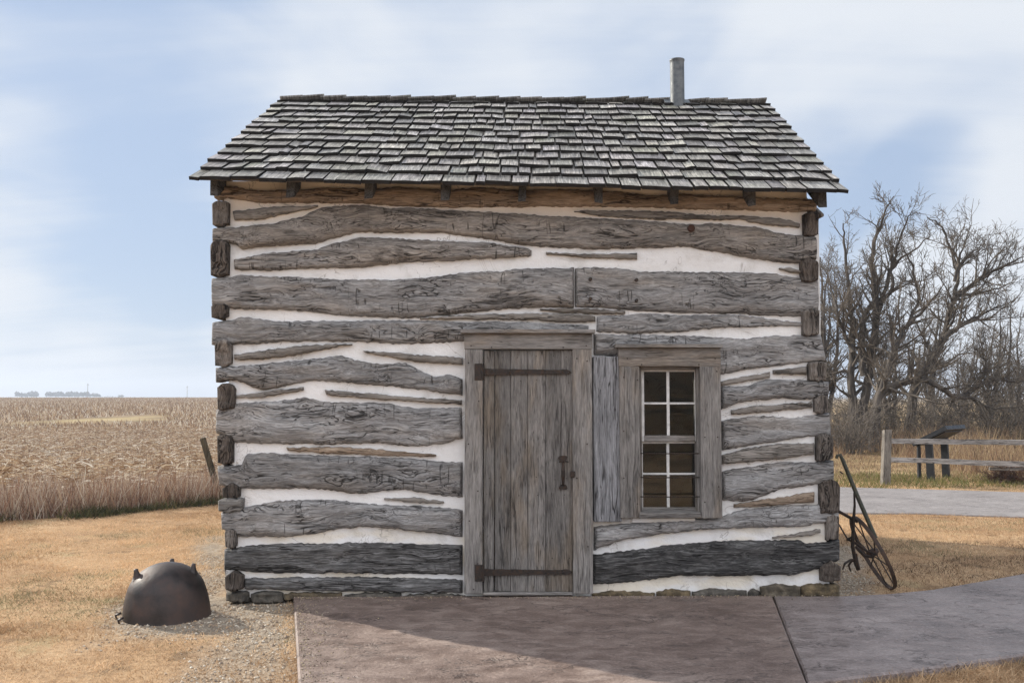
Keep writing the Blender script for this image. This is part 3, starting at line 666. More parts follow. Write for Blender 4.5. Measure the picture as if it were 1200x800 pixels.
# door frame
YF = -.088
b = MB()
prow(544, 565.6, 409.5, 695.5, YF, .03, b, 0, .004, .001); prow(672, 693.6, 409.5, 695.5, YF, .03, b, 0, .004, .001)
nails(b, [(549, 425), (549, 520), (550, 610), (561, 470), (560, 575), (676, 420), (688, 423), (688, 520), (676, 560), (689, 640), (560, 660), (555, 690)], YF)
df = b.build('door_frame', [m_board, m_iron], cab)
b = MB(); prow(544, 694, 390.5, 409, YF, .03, b, 0, .004, .001); nails(b, [(552, 405), (576, 407), (660, 407), (687, 405)], YF)
b.build('head_board', [m_boardx, m_iron], df)
b = MB(); prow(539.5, 698, 385.5, 390, -.135, .0, b, 0, .004, .002); b.build('drip_cap', m_boardx, df)
# door leaf
b = MB(); YD = -.052; xs = [566.4, 579.6, 598.7, 618.6, 639, 658, 671.2]
for i in range(6):
    prow(xs[i] + .15, xs[i + 1] - .25, 410 + rng.uniform(0, .8), 693.3 + rng.uniform(-.5, .5), YD + rng.uniform(-.004, .004), .0, b, 0, .005, .001)
    nails(b, [((xs[i] + xs[i + 1]) / 2 + rng.uniform(-3, 3), yy + rng.uniform(-2, 2)) for yy in (418, 447, 560, 580, 655)], YD - .005, .004)
door = b.build('door', [m_board, m_iron], cab)
m_pk = [wood('door_plank_%s' % k, 'Z', tuple(v * t for v in (.075, .069, .064)), tuple(v * t for v in (.195, .181, .168)), tuple(v * t for v in (.31, .29, .27)), warm=(1.04, .93, .80), wav=.02, gs=1.3, crack=.7, stain=.35) for k, t in (('grey', 1.), ('dull', .80), ('pale', 1.16))]
for m_ in m_pk: door.data.materials.append(m_)
mi = np.zeros(len(door.data.polygons), np.int32); door.data.polygons.foreach_get('material_index', mi)
cs = np.zeros(len(mi) * 3, np.float32); door.data.polygons.foreach_get('center', cs); cx_ = cs.reshape(-1, 3)[:, 0]
bx = np.array([float(W(v, 550, YD)[0]) for v in xs]); pid = np.clip(np.searchsorted(bx, cx_) - 1, 0, 5)
mi = np.where(mi == 0, np.array([2, 3, 2, 4, 3, 2])[pid], mi).astype(np.int32); door.data.polygons.foreach_set('material_index', mi)
b = MB(); prow(566, 671.5, 693.6, 697.5, -.07, .06, b, 0, .004); b.build('threshold', m_boardx, df)
def hinge(y, px0, px1, pl0, pl1, h, name='hinge'):
    b = MB(); prow(pl0, pl1 - 1, y - h * 1.35, y + h * 1.35, YF - .008, YF + .01, b, 0, .003, .0006)
    x0, z = W(pl1, y, YF); x1, _ = W(px1, y, YF); x0, x1, z = float(x0), float(x1), float(z)
    b.tube([(x0 - .006, YF - .004, z - .062), (x0 - .006, YF - .004, z + .062)], .010, 8)
    n = 24; t = np.linspace(0, 1, n); hw = .026 * (1 - .45 * t) ; hw[-4:] = [.016, .022, .019, .003]; hw = hw * (1 + .05 * np.sin(t * 40))
    xx = x0 + (x1 - x0) * t; v = []
    for yy in (YD - .017, YD - .006):
        for sg in (1, -1): v.append(np.stack([xx, np.full(n, yy), z + sg * hw], -1))
    i = np.arange(n - 1); A, B_, C_, D_ = 0, n, 2 * n, 3 * n
    b.add(np.concatenate(v), np.concatenate([np.stack([A + i, A + i + 1, B_ + i + 1, B_ + i], -1), np.stack([A + i, C_ + i, C_ + i + 1, A + i + 1], -1), np.stack([B_ + i, B_ + i + 1, D_ + i + 1, D_ + i], -1)]))
    for k in (.1, .3, .5, .7, .9):
        mt = Matrix.Translation((x0 + (x1 - x0) * k, YD - .018, z)) @ Matrix.Rotation(R(90), 4, 'X'); b.lathe([(.0005, .006), (.007, .004), (.008, 0)], 8, 0, mt)
    return b.build('hinge', m_iron, door)
hinge(435.5, 567, 669, 556, 566.5, 7.2); hinge(671, 567, 671, 556.5, 567, 7.2)
b = MB()                                              # thumb-latch handle: two leaf plates and a bowed grip
def lp(px, py, y): x, z = W(px, py, y); return (float(x), y, float(z))
for cy, up in ((537, 1), (570, -1)):
    x, z = W(660, cy, YD - .016); th = np.linspace(0, 2 * np.pi, 19)[:-1]; r = .042 * (.75 + .25 * np.cos(th * 2)) ; rr = np.where(np.sin(th) * up > 0, r, r * .75)
    v0 = np.stack([x + rr * np.cos(th) * .95, np.full(18, YD - .014), z + rr * np.sin(th)], -1); v1 = v0.copy(); v1[:, 1] = YD - .002
    i = np.arange(18); b.add(np.concatenate([v0, v1]), np.stack([i, (i + 1) % 18, (i + 1) % 18 + 18, i + 18], -1)); b.f.append(np.arange(b.n - 36, b.n - 18)[None]); b.m.append(np.array([0]))
b.tube([lp(660, 540, YD - .015), lp(660, 545, YD - .045), lp(660, 551, YD - .06), lp(660, 558, YD - .058), lp(660, 564, YD - .04), lp(660, 568, YD - .015)], [.009, .011, .015, .015, .011, .009], 8)
b.tube([lp(655, 541, YD - .03), lp(660, 540, YD - .045), lp(666, 541, YD - .03)], .006, 6)
b.build('handle', m_iron, door)
b = MB(); prow(668.5, 674, 552, 559, YF - .012, YF + .01, b, 0, .003); b.build('latch', m_iron, door)

# boarded panel between door and window
b = MB(); prow(696, 710.2, 417.5, 611.5, -.06, .02, b, 0, .006, .001); prow(710.9, 728, 417.5, 611.5, -.064, .02, b, 0, .006, .001)
b.build('board_panel', m_bluebd, cab)
# window
win = empty('window', (0, 0, 0)); win.parent = cab
b = MB(); prow(727, 749.3, 429.5, 607, YF, .03, b, 0, .004, .001); prow(822.4, 844.5, 429.5, 607, YF, .03, b, 0, .004, .001)
nails(b, [(731, 442), (731, 505), (731, 560), (747, 445), (747, 590), (826, 512), (840, 435), (841, 512), (826, 588), (842, 570)], YF)
prow(725, 844.5, 407.5, 429.2, YF, .03, b, 2, .004, .001); nails(b, [(752, 427), (819, 427), (735, 420), (838, 420)], YF)
prow(721, 847, 403, 407, -.13, .0, b, 2, .003, .002)
prow(749.6, 822, 600.5, 606.5, -.105, .10, b, 2, .004, .002)                      # sill
prow(749.6, 751.6, 429.5, 600, -.03, .10, b, 0, .002); prow(818, 822.2, 429.5, 600, -.03, .10, b, 0, .002); prow(751.6, 818, 429.5, 433, -.03, .10, b, 2, .002)
b.build('window_frame', [m_board, m_iron, m_boardx], win)
def sash(y, x0, x1, ys_, mids, bot, rails):
    b = MB()
    prow(x0, x0 + 2.6, ys_[0], ys_[1], y, y + .03, b, 0, .002); prow(x1 - 2.6, x1, ys_[0], ys_[1], y, y + .03, b, 0, .002)
    prow(x0 + 2.6, x1 - 2.6, ys_[0], ys_[0] + 2.4, y, y + .03, b, 0, .002)
    prow(783 - 1.3, 783 + 1.3, ys_[0] + 2.4, bot, y + .003, y + .028, b, 0, .002)
    for (a, c) in ((x0 + 2.6, 781.7), (784.3, x1 - 2.6)): prow(a, c, mids - 1.2, mids + 1.2, y + .003, y + .028, b, 0, .002)
    prow(x0 + 2.6, x1 - 2.6, bot, rails, y - .001, y + .032, b, 1, .002)
    s = b.build('sash', [m_wpaint, m_boardx], win)
    for (a, c) in ((x0 + 2.6, 781.7), (784.3, x1 - 2.6)):
        for (t, u) in ((ys_[0] + 2.4, mids - 1.2), (mids + 1.2, bot)):
            b = MB(); prow(a - .4, c + .4, t - .4, u + .4, y + .012, y + .016, b, 0, 0); b.build('pane', m_glass, win)
    return s
sash(.022, 752, 817.5, (433, 517), 472.5, 510, 517); sash(.062, 750.5, 818, (517, 601), 555, 594, 601)
for py in (531, 559, 581.7):
    b = MB(); b.tube([lp(749, py, -.03), lp(786, py + .3, -.032), lp(823.5, py, -.03)], .005, 6); b.build('iron_bar', m_iron, win)
b = MB(); prow(741, 815, 607, 612, -.02, .05, b, 0, .004, .002); b.build('window_chinking', m_chink, win)

# other three walls (seen only from beside)
XL, XR, YB = -2.36, 2.46, 4.6
def plain_log(p0, p1, z0, z1, out, name='log', mat=m_side):
    p0 = np.array(p0, float); p1 = np.array(p1, float); L = np.linalg.norm(p1 - p0); n = int(L / .08); m = 9
    t = np.linspace(0, 1, n); v = np.linspace(0, 1, m); seed[0] += 1; sd = seed[0]
    zt = z1 + .03 * fbm(t * L * 1.3, sd, s=sd); zb = z0 + .03 * fbm(t * L * 1.3, sd + 3.3, s=sd)
    z = zb[:, None] * (1 - v) + zt[:, None] * v; pr = np.sqrt(np.clip(1 - np.abs(2 * v - 1) ** 4, 0, 1))[None]
    o = np.array(out, float); base = p0[None] * (1 - t)[:, None] + p1[None] * t[:, None]
    off = .05 * pr + .02 * fbm(t[:, None] * L * 2, z * 6, s=sd) * pr
    V = np.concatenate([base[:, None] + o[None, None] * off[..., None] + np.zeros((1, m, 1)), z[..., None]], -1) if base.shape[1] == 2 else None
    i = (np.arange(n - 1)[:, None] * m + np.arange(m - 1)[None]).ravel()
    b = MB(); V = V.reshape(-1, 3); b.add(V, np.stack([i, i + 1, i + m + 1, i + m], -1))
    ring = np.concatenate([np.arange(n) * m, (n - 1) * m + np.arange(1, m), (np.arange(n - 1)[::-1]) * m + m - 1, np.arange(1, m - 1)[::-1]])
    VB = V[ring].copy(); VB[:, :2] -= o * .12; k = len(ring); n0 = b.n; a = np.arange(k)
    b.v.append(VB); b.n += k; b.f.append(np.stack([ring[a], ring[(a + 1) % k], n0 + (a + 1) % k, n0 + a], -1)); b.m.append(np.zeros(k))
    return b.build(name, mat, cab, smooth=True)
for k in range(9):
    z0 = .04 + k * .335
    plain_log((XL + .02, .30), (XL + .02, YB), z0, z0 + .25, (-1, 0)); plain_log((XR - .02, .30), (XR - .02, YB), z0, z0 + .25, (1, 0))
    plain_log((XL + .05, YB), (XR - .05, YB), z0 + .1, z0 + .34, (0, 1), mat=m_log)
b = MB()
b.box(np.array([XL + .015, .152, .0]), np.array([XL + .12, YB - .1, 3.02])); b.box(np.array([XR - .12, .152, .0]), np.array([XR - .015, YB - .1, 3.02])); b.box(np.array([XL + .125, YB - .12, .0]), np.array([XR - .125, YB - .02, 3.02]))
b.build('side_chinking', m_chink, cab)
b = MB(); b.box(np.array([XL + .13, .155, -.05]), np.array([XR - .13, YB - .13, .035])); b.build('floor_boards', m_int, cab)

# roof
OV = -.30; RY = 2.13
def P3(px, py, y): x, z = W(px, py, y); return np.array([float(x), y, float(z)])
A, B_ = P3(228, 211.5, OV), P3(989, 226.5, OV); C_, D_ = P3(331, 118, RY), P3(896, 122, RY)
def S(u, v):                                          # front slope, v=0 eave, v=1 ridge
    u = np.asarray(u, float)[..., None]; v = np.asarray(v, float)[..., None]
    return (A * (1 - u) + B_ * u) * (1 - v) + (C_ * (1 - u) + D_ * u) * v
A2, B2 = A * np.array([1, 0, 1]) + np.array([.12, 2 * RY - OV + .62, -.1]), B_ * np.array([1, 0, 1]) + np.array([.12, 2 * RY - OV + .62, -.1])
def S2(u, v):
    u = np.asarray(u, float)[..., None]; v = np.asarray(v, float)[..., None]
    return (A2 * (1 - u) + B2 * u) * (1 - v) + (C_ * (1 - u) + D_ * u) * v
LS = np.linalg.norm((C_ - A)[1:]); WS = np.linalg.norm(B_ - A)
NF = np.cross(B_ - A, C_ - A); NF /= np.linalg.norm(NF); NB = NF * np.array([1, -1, 1])
def shingles(b, Sf, nrm, courses=13):
    ex = 1.0 / (courses - .25)
    for c in range(courses):
        u = -.004 - rng.uniform(0, .004); wav = rng.uniform(0, 10)
        while u < 1.0:
            wd = rng.choice([.085, .115, .14, .16, .18, .21, .24]) * rng.uniform(.9, 1.1) / WS
            u1 = min(u + wd, 1.006)
            if 1.006 - u1 < .014: u1 = 1.006
            g = .0014 * rng.uniform(.5, 1.7)
            v0 = c * ex - (.012 if c == 0 else 0) + rng.normal(0, .0032) + .003 * math.sin(u * 14 + wav); v1 = min(v0 + ex * 1.62, 1.002)
            if c == courses - 1: v1 = 1.002
            hb = .044 + rng.normal(0, .0032); ht = .006; tl = rng.normal(0, .003); bo = rng.normal(0, .0012); sk = rng.normal(0, .0009)
            th = .028 + rng.uniform(-.003, .006)
            uu = np.array([u + g, (u + u1) / 2, u1 - g]); vv = np.array([v0, v0 + (v1 - v0) * .33, v1])
            top, bot = [], []
            for j in range(3):
                hh = hb + (ht - hb) * (vv[j] - v0) / (v1 - v0) if v1 > v0 else hb
                row = Sf(uu + sk * j * .3, np.full(3, vv[j]) + (np.array([-1, 0, 1]) * sk if j == 0 else 0))
                hrow = hh + np.array([-tl, bo + .002 * (j == 0), tl])
                top.append(row + nrm * hrow[:, None]); bot.append(row + nrm * (np.maximum(hrow - th * (1 - .6 * j / 2), .0005))[:, None])
            V = np.concatenate([np.concatenate(top), np.concatenate(bot)])
            f = [[0, 1, 4, 3], [1, 2, 5, 4], [3, 4, 7, 6], [4, 5, 8, 7], [9, 10, 1, 0], [10, 11, 2, 1], [0, 3, 12, 9], [3, 6, 15, 12], [2, 11, 14, 5], [5, 14, 17, 8], [9, 12, 13, 10], [10, 13, 14, 11]]
            o = rng.uniform(0, 50, 2)
            uvt = np.stack([np.repeat(uu[None] * WS, 3, 0).ravel() + o[0], np.repeat(vv[:, None] * LS, 3, 1).ravel() + o[1]], -1)
            tone = np.clip(rng.normal(1.0, .22), .5, 1.6); colr = tone * np.array([1, rng.uniform(.95, 1.0), rng.uniform(.88, 1.0)])
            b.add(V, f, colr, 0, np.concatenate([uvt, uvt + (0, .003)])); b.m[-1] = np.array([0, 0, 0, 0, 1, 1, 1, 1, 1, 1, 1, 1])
            u = u1
b = MB(); shingles(b, S, NF); shingles(b, S2, NB)
m_butt_shade = plain('shaded_butt_ends', (.028, .026, .025), .95, .1)  # dark end grain, with the shadow at butts and gaps painted in
roof = b.build('roof', [m_shingle, m_butt_shade], cab)
def slabr(Sf, nrm, h0, h1, name, mat, u0=.002, u1=.998, v0=.004):
    b = MB(); c = [(u0, v0), (u1, v0), (u1, .999), (u0, .999)]; p = np.array([Sf(*q_) for q_ in c])
    b.add(np.concatenate([p + nrm * h0, p + nrm * h1]), [[0, 1, 2, 3], [4, 7, 6, 5], [0, 4, 5, 1], [1, 5, 6, 2], [2, 6, 7, 3], [3, 7, 4, 0]]); return b.build(name, mat, roof)
slabr(S, NF, -.022, -.002, 'sheathing', m_sheath, v0=.028); slabr(S2, NB, -.022, -.002, 'sheathing', m_sheath, v0=.028)
b = MB(); u = .0                                      # ridge row: the back slope's top shingles lapping over the ridge
k = 0
while u < 1:
    wd = rng.uniform(.19, .25) / WS; u1 = min(u + wd, 1.0); tl = .012 + rng.uniform(-.006, .008); zl = .004 + rng.uniform(0, .010)
    if not (.812 < (u + u1) / 2 < .838):
        p = np.array([S(u - .004, 1.), S(u1 + .003, 1.)]); dn = np.array([0, .26, -.15]); fw = np.array([0, -.035, .020]); V = []
        for hh in (0, .014):
            V += [p[0] + fw + (0, 0, zl - .004 + hh), p[1] + fw + (0, 0, zl + tl + hh), p[1] + dn + (0, 0, zl + tl + hh * .5), p[0] + dn + (0, 0, zl + hh * .5)]
        uvb = np.array([[u * WS, 0], [u1 * WS, 0], [u1 * WS, .3], [u * WS, .3]]) + rng.uniform(0, 50, 2)
        b.add(V, [[0, 3, 2, 1], [4, 5, 6, 7], [0, 1, 5, 4], [1, 2, 6, 5], [2, 3, 7, 6], [3, 0, 4, 7]], np.full(3, rng.uniform(.35, .7)), 0, np.concatenate([uvb, uvb]))
    u = u1
    if b.n and (.79 < u < .838 or u >= 1): b.build('ridge_cap', m_shingle, roof); b = MB()
if b.n: b.build('ridge_cap', m_shingle, roof)
for px in (250.5, 340.5, 432, 520.5, 612, 701, 790, 880, 962.5):
    x = float(W(px, 228, -.17)[0]); uu = (x - A[0]) / (B_[0] - A[0]); b = MB(); hw = .033 + rng.uniform(-.003, .003); dx = rng.uniform(-.01, .01)
    vf = .045; e = S(uu, vf) - NF * .024; r = S(uu, .98) - NF * .024; V = []
    for sx_ in (-hw, hw):
        V += [e + (sx_, 0, 0), e + (sx_ + dx, .004, -.132 + rng.uniform(-.006, .006)), r + (sx_, 0, -.13), r + (sx_, 0, 0)]
    b.add(V, [[0, 1, 2, 3], [4, 7, 6, 5], [0, 4, 5, 1], [1, 5, 6, 2], [2, 6, 7, 3], [3, 7, 4, 0]]); b.build('rafter', m_rafter, cab)
# gables
for sgn, x0 in ((0, XL + .03), (1, XR - .03)):
    b = MB(); n = 20
    for i in range(n):
        ya, yb_ = .02 + (YB - .04) * i / n, .02 + (YB - .04) * (i + 1) / n - .004
        zf = lambda y: 2.98 + (min(y, 2 * RY - y) + .05) * .56
        za, zb = min(zf(ya), 4.45), min(zf(yb_), 4.45); xo = x0 + (.0 if sgn else 0); V = [(xo - .012, ya, 3.0), (xo + .012, ya, 3.0), (xo + .012, yb_, 3.0), (xo - .012, yb_, 3.0), (xo - .012, ya, za), (xo + .012, ya, za), (xo + .012, yb_, zb), (xo - .012, yb_, zb)]
        b.add(V, [[0, 1, 2, 3], [4, 7, 6, 5], [0, 4, 5, 1], [1, 5, 6, 2], [2, 6, 7, 3], [3, 7, 4, 0]])
    b.build('gable', m_board, cab)
# stovepipe through the front slope just under the ridge
YP = 2.02; xp = float(W(793.7, 100, YP)[0]); zt = float(W(793.7, 70.5, YP)[1]); zb = float(W(793.7, 128, YP)[1]); rp = float(W(802, 100, YP)[0] - W(785.6, 100, YP)[0]) / 2
b = MB(); mt = Matrix.Translation((xp, YP, 0))
b.lathe([(rp, zb - .15), (rp, zt - .05), (rp, zt - .02), (rp + .005, zt - .012), (rp + .005, zt), (rp - .004, zt), (rp - .004, zt - .4)], 28, 0, mt)
b.build('stovepipe', m_galv, cab, smooth=True)
b = MB(); ctr = S((xp - A[0]) / (B_[0] - A[0]), (YP - OV) / (RY - OV)); uc = (xp - C_[0]) / (D_[0] - C_[0]); p = [S(uc - .026, .945), S(uc + .026, .945), S(uc + .026, .995), S(uc - .026, .995)]; p = np.array(p)
b.add(np.concatenate([p + NF * .040, p + NF * .045]), [[0, 1, 2, 3], [4, 7, 6, 5], [0, 4, 5, 1], [1, 5, 6, 2], [2, 6, 7, 3], [3, 7, 4, 0]]); b.build('flashing', m_galv, roof)

# ------------------------------------------------------------------ upturned iron kettle
kc = G(196, 722, -.06); kx, ky = float(kc[0]), float(kc[1])
ket = empty('iron_kettle', (kx, ky, -.075)); ket.rotation_euler = (R(3), R(-3), R(20))
tag(ket, 'rusty cast iron cauldron upturned on the gravel with stubby legs in the air', 'kettle')
s_ = .305
b = MB(); prof = [(s_ * 1.01, -.02), (s_ * 1.012, .012), (s_ * .998, .024), (s_ * .985, .085), (s_ * .955, .145), (s_ * .91, .20), (s_ * .868, .240), (s_ * .863, .246), (s_ * .80, .283), (s_ * .70, .322), (s_ * .57, .356), (s_ * .42, .382), (s_ * .26, .399), (s_ * .12, .407), (.001, .409)]
b.lathe(prof, 56); b.build('body', m_kettle, ket, smooth=True)
for ang in (207, 5, 97):
    a = R(ang - 20); rr = s_ * .64; p = np.array([rr * math.cos(a), rr * math.sin(a), .338]); d = np.array([.12 * math.cos(a), .12 * math.sin(a), 1.]); d /= np.linalg.norm(d)
    b = MB(); b.tube([p - d * .02, p + d * .008, p + d * .034, p + d * .052, p + d * .056], [.040, .025, .017, .015, .009], 12); b.build('leg', m_kettle, ket, smooth=True)
for ang in (222, 198):
    a = R(ang - 20); p = np.array([s_ * 1.02 * math.cos(a), s_ * 1.02 * math.sin(a), .03]); d = np.array([math.cos(a), math.sin(a), 0.2])
    b = MB(); b.tube([p - d * .01, p + d * .03, p + d * .036 + (0, 0, .03), p - d * .0 + (0, 0, .05)], [.011, .010, .009, .009], 8); b.build('lug', m_kettle, ket, smooth=True)

# ------------------------------------------------------------------ wheel hoe leaning at the corner
def wp(px, py, Y): return np.array(AT(px, py, Y))
hub = wp(1022.5, 647, 7.86)
hoe = empty('wheel_hoe', (float(hub[0]), float(hub[1]), -.06)); tag(hoe, 'rusty antique iron wheel hoe leaning beside the right cabin corner', 'wheel hoe')
off = np.array([hub[0], hub[1], -.06])
nW = np.array([.90, -.04, .43]); nW /= np.linalg.norm(nW); lW = np.array([-.37, 0, .93]); lW -= nW * (lW @ nW); lW /= np.linalg.norm(lW); mW = np.cross(nW, lW)
RW = .32
wheel = empty('wheel'); wheel.parent = hoe
th = np.linspace(0, 2 * np.pi, 49)
b = MB(); pr = [(-.006, -.015), (.006, -.015), (.008, .0), (.006, .015), (-.006, .015)]
V = []
for t in th[:-1]:
    rd = lW * math.cos(t) + mW * math.sin(t)
    for (dr, dn) in pr: V.append(hub + rd * (RW + dr) + nW * dn - off)
k = len(pr); i = np.arange(48)[:, None]; j = np.arange(k)[None]
b.add(V, np.stack([i * k + j, i * k + (j + 1) % k, ((i + 1) % 48) * k + (j + 1) % k, ((i + 1) % 48) * k + j], -1).reshape(-1, 4)); b.build('rim', m_wheeliron, wheel, smooth=False)
for q_ in range(8):
    t = q_ / 8 * 2 * np.pi + .2; rd = lW * math.cos(t) + mW * math.sin(t); b = MB(); b.tube([hub - off + rd * .02 + nW * (.02 if q_ % 2 else -.02), hub - off + rd * (RW - .004)], .0055, 6); b.build('spoke', m_wheeliron, wheel)
b = MB(); b.tube([hub - off - nW * .05, hub - off - nW * .02, hub - off + nW * .02, hub - off + nW * .05], [.018, .032, .032, .018], 12); b.build('hub', m_wheeliron, wheel)
def hp(lst): return [wp(*q_) - off for q_ in lst]
b = MB(); b.tube(hp([(980, 537, 7.75), (981.5, 533.5, 7.75), (984.5, 532.5, 7.75), (988, 540, 7.75), (1006, 584, 7.74), (1026, 630, 7.72)]), [.012, .013, .014, .016, .018, .018], 8); b.build('handle', m_greeniron, hoe)
b = MB(); b.tube(hp([(981, 597, 8.0), (984, 599.5, 7.99), (1005, 611, 7.86)]), [.013, .014, .014], 8); b.build('handle', m_iron, hoe)
b = MB(); b.tube(hp([(1001, 577, 7.8), (1001.5, 592, 7.8), (1000, 612, 7.82), (999, 640, 7.84), (1003, 662, 7.86)]), [.008, .010, .014, .016, .014], 7)
b.tube(hp([(992, 631, 7.9), (1003, 636, 7.87), (1017, 646, 7.82), (1028, 650, 7.74)]), .010, 7)
b.tube(hp([(983, 614, 8.0), (993, 631, 7.92), (1007, 640, 7.9), (1020, 649, 7.88)]), .007, 6)
b.tube(hp([(1003, 640, 7.84), (1013, 651, 7.84), (1024, 652, 7.84)]), .014, 7)
b.tube(hp([(994, 631, 7.9), (1001, 628, 7.85)]), .010, 6)
b.tube(hp([(988, 555, 7.75), (984, 552, 7.76)]), .006, 6)
b.build('frame', m_iron, hoe)
for lst in ([(1004, 655, 7.86), (996, 656, 7.84), (990, 660, 7.8), (987.5, 667, 7.78)], [(1004, 656, 7.9), (998, 657, 7.9), (994.5, 662, 7.9), (997, 669, 7.9)], [(1002, 648, 7.86), (1003, 658, 7.86), (1006, 667, 7.87)]):
    b = MB(); rr = [.009, .010, .010, .006] if len(lst) == 4 else [.016, .022, .018]; b.tube(hp(lst), rr, 7); b.build('tine', m_iron, hoe)

# ------------------------------------------------------------------ rail fence, sign, posts, poles
def gz(x, y): return float(height(x, y))
YFn = 17.2
fb = G(1036.5, 567.5); fb2 = AT(1228, 560, 17.6); 
fen = empty('rail_fence', (float(fb[0]), float(fb[1]), -.06)); tag(fen, 'weathered wooden two rail fence standing beyond the grey path', 'fence')
fo = np.array([fb[0], fb[1], -.06]); fdir = np.array([1, -.03, 0])
def fpost(dx, lean, h):
    b = MB(); p = fdir * dx; hw = .07
    V = [];
    for z_, l_ in ((-.3, 0), (h, lean)):
        for sx_, sy_ in ((-hw, -hw), (hw, -hw), (hw, hw), (-hw, hw)): V.append(p + (sx_ * (1 - .1 * (z_ > 0)) + l_, sy_, z_ + rng.uniform(-.015, .015)))
    V = np.array(V); b.add(V, [[0, 1, 5, 4], [1, 2, 6, 5], [2, 3, 7, 6], [3, 0, 4, 7], [4, 5, 6, 7]]); return b.build('post', m_post, fen)
fpost(0, .07, 1.0); fpost(3.05, -.02, 1.0); fpost(6.1, .03, 1.0)
def rail(pts, hw, hh):
    b = MB(); pts = np.array(pts); V = []
    for p in pts:
        for sy_, sz_ in ((-hw, -hh), (-hw, hh), (hw, hh), (hw, -hh)): V.append(p + (0, sy_, sz_) + rng.uniform(-.004, .004, 3))
    k = len(pts); i = np.arange(k - 1)[:, None] * 4; j = np.arange(4)[None]
    b.add(V, np.concatenate([np.stack([i + j, i + (j + 1) % 4, i + 4 + (j + 1) % 4, i + 4 + j], -1).reshape(-1, 4), [[0, 1, 2, 3], [k * 4 - 1, k * 4 - 2, k * 4 - 3, k * 4 - 4]]])); return b.build('rail', m_rail, fen)
def fr(x, z, y=-.03): return fdir * x + np.array([0, y, z])
rail([fr(.10, .80), fr(.8, .79), fr(1.6, .785), fr(2.4, .775), fr(3.1, .77)], .028, .045)
rail([fr(.03, .46), fr(.6, .445), fr(1.2, .425), fr(1.8, .40), fr(2.55, .385)], .028, .045)
rail([fr(2.50, .37, .05), fr(3.0, .36, .05), fr(4.5, .38, .05), fr(6.1, .40, .05)], .028, .045); rail([fr(3.0, .78, .04), fr(4.5, .77, .04), fr(6.1, .79, .04)], .028, .045)
rail([fr(1.95, .29, .09), fr(2.6, .285, .09), fr(3.3, .28, .09)], .022, .03)
sg0 = G(1091.5, 563.5); sgn = empty('wayside_sign', (float(sg0[0]), float(sg0[1]), -.06)); tag(sgn, 'black low information panel on legs standing behind the wooden fence', 'sign')
so_ = np.array([sg0[0], sg0[1], -.06])
def obox(c, ax, ay, az, h):
    c, ax, ay, az = map(np.array, (c, ax, ay, az)); V = [c + sx_ * ax * h[0] + sy_ * ay * h[1] + sz_ * az * h[2] for sx_ in (-1, 1) for sy_ in (-1, 1) for sz_ in (-1, 1)]
    return V, [[0, 1, 3, 2], [4, 6, 7, 5], [0, 4, 5, 1], [2, 3, 7, 6], [0, 2, 6, 4], [1, 5, 7, 3]]
lx = np.append(G(1109.5, 560.3), -.06) - so_; LX = float(np.linalg.norm(lx)); lx /= LX; cr = np.array([lx[1], -lx[0], 0]); up = cr * .88 + np.array([0, 0, .47]); up /= np.linalg.norm(up); nn = np.cross(up, lx)
c0 = lx * LX * .5 + np.array([.02, 0, .86])
b = MB(); b.add(*obox(c0, lx, up, nn, (.54, .36, .04))); b.build('panel', m_black, sgn)
b = MB(); b.add(*obox(c0 - nn * .045, lx, up, nn, (.48, .28, .016))); b.build('bracket', m_black, sgn)
for d in (0., LX):
    b = MB(); p = lx * d; V = [];
    for z_, w_ in ((-.2, .066), (.80 + .0 * d, .063)):
        for sx_, sy_ in ((-1, -1), (1, -1), (1, 1), (-1, 1)): V.append(p + cr * (sx_ * w_ - .03 * (z_ > 0)) + lx * sy_ * .04 + (0, 0, z_))
    b.add(V, [[0, 1, 5, 4], [1, 2, 6, 5], [2, 3, 7, 6], [3, 0, 4, 7], [4, 5, 6, 7]]); b.build('leg', m_black, sgn)
tp0 = np.append(G(1077.5, 562.5), -.06) - so_
b = MB(); b.box(tp0 + (-.028, -.028, -.2), tp0 + (.028, .028, .74)); b.build('brace_post', m_black, sgn)

lpb = G(263, 584); x0, y0 = float(lpb[0]), float(lpb[1]); tpp = AT(237.5, 513, y0)
b = MB(); q0 = np.array([0, 0, -.2]); q1 = tpp - np.array([x0, y0, gz(x0, y0)])
b.tube([q0, q0 + (q1 - q0) * .5 + (.004, 0, 0), q1 - (q1 - q0) * .01, q1], [.052, .05, .048, .04], 7)
po = b.build('leaning_post', m_postd); po.location = (x0, y0, gz(x0, y0)); tag(po, 'old brown wooden post leaning left beside the weedy field edge', 'post')
for px, ytop, Yd, lab in ((103, 449, 620, 'tall thin utility pole on the horizon beside the distant trees'), (219.5, 452, 720, 'fainter lone utility pole on the horizon nearer the cabin')):
    t_ = AT(px, ytop, Yd); x0 = float(t_[0]); z0 = gz(x0, Yd); h = float(t_[2]) - z0
    pe = empty('utility_pole', (x0, Yd, z0)); tag(pe, lab, 'utility pole', 'utility poles across the field')
    b = MB(); b.tube([(0, 0, -1), (0, 0, h)], [.22, .16], 8); b.build('pole', m_post, pe)
    b = MB(); b.box(np.array([-.9, -.06, h - 1.0]), np.array([.9, .06, h - .86])); b.build('crossarm', m_post, pe)

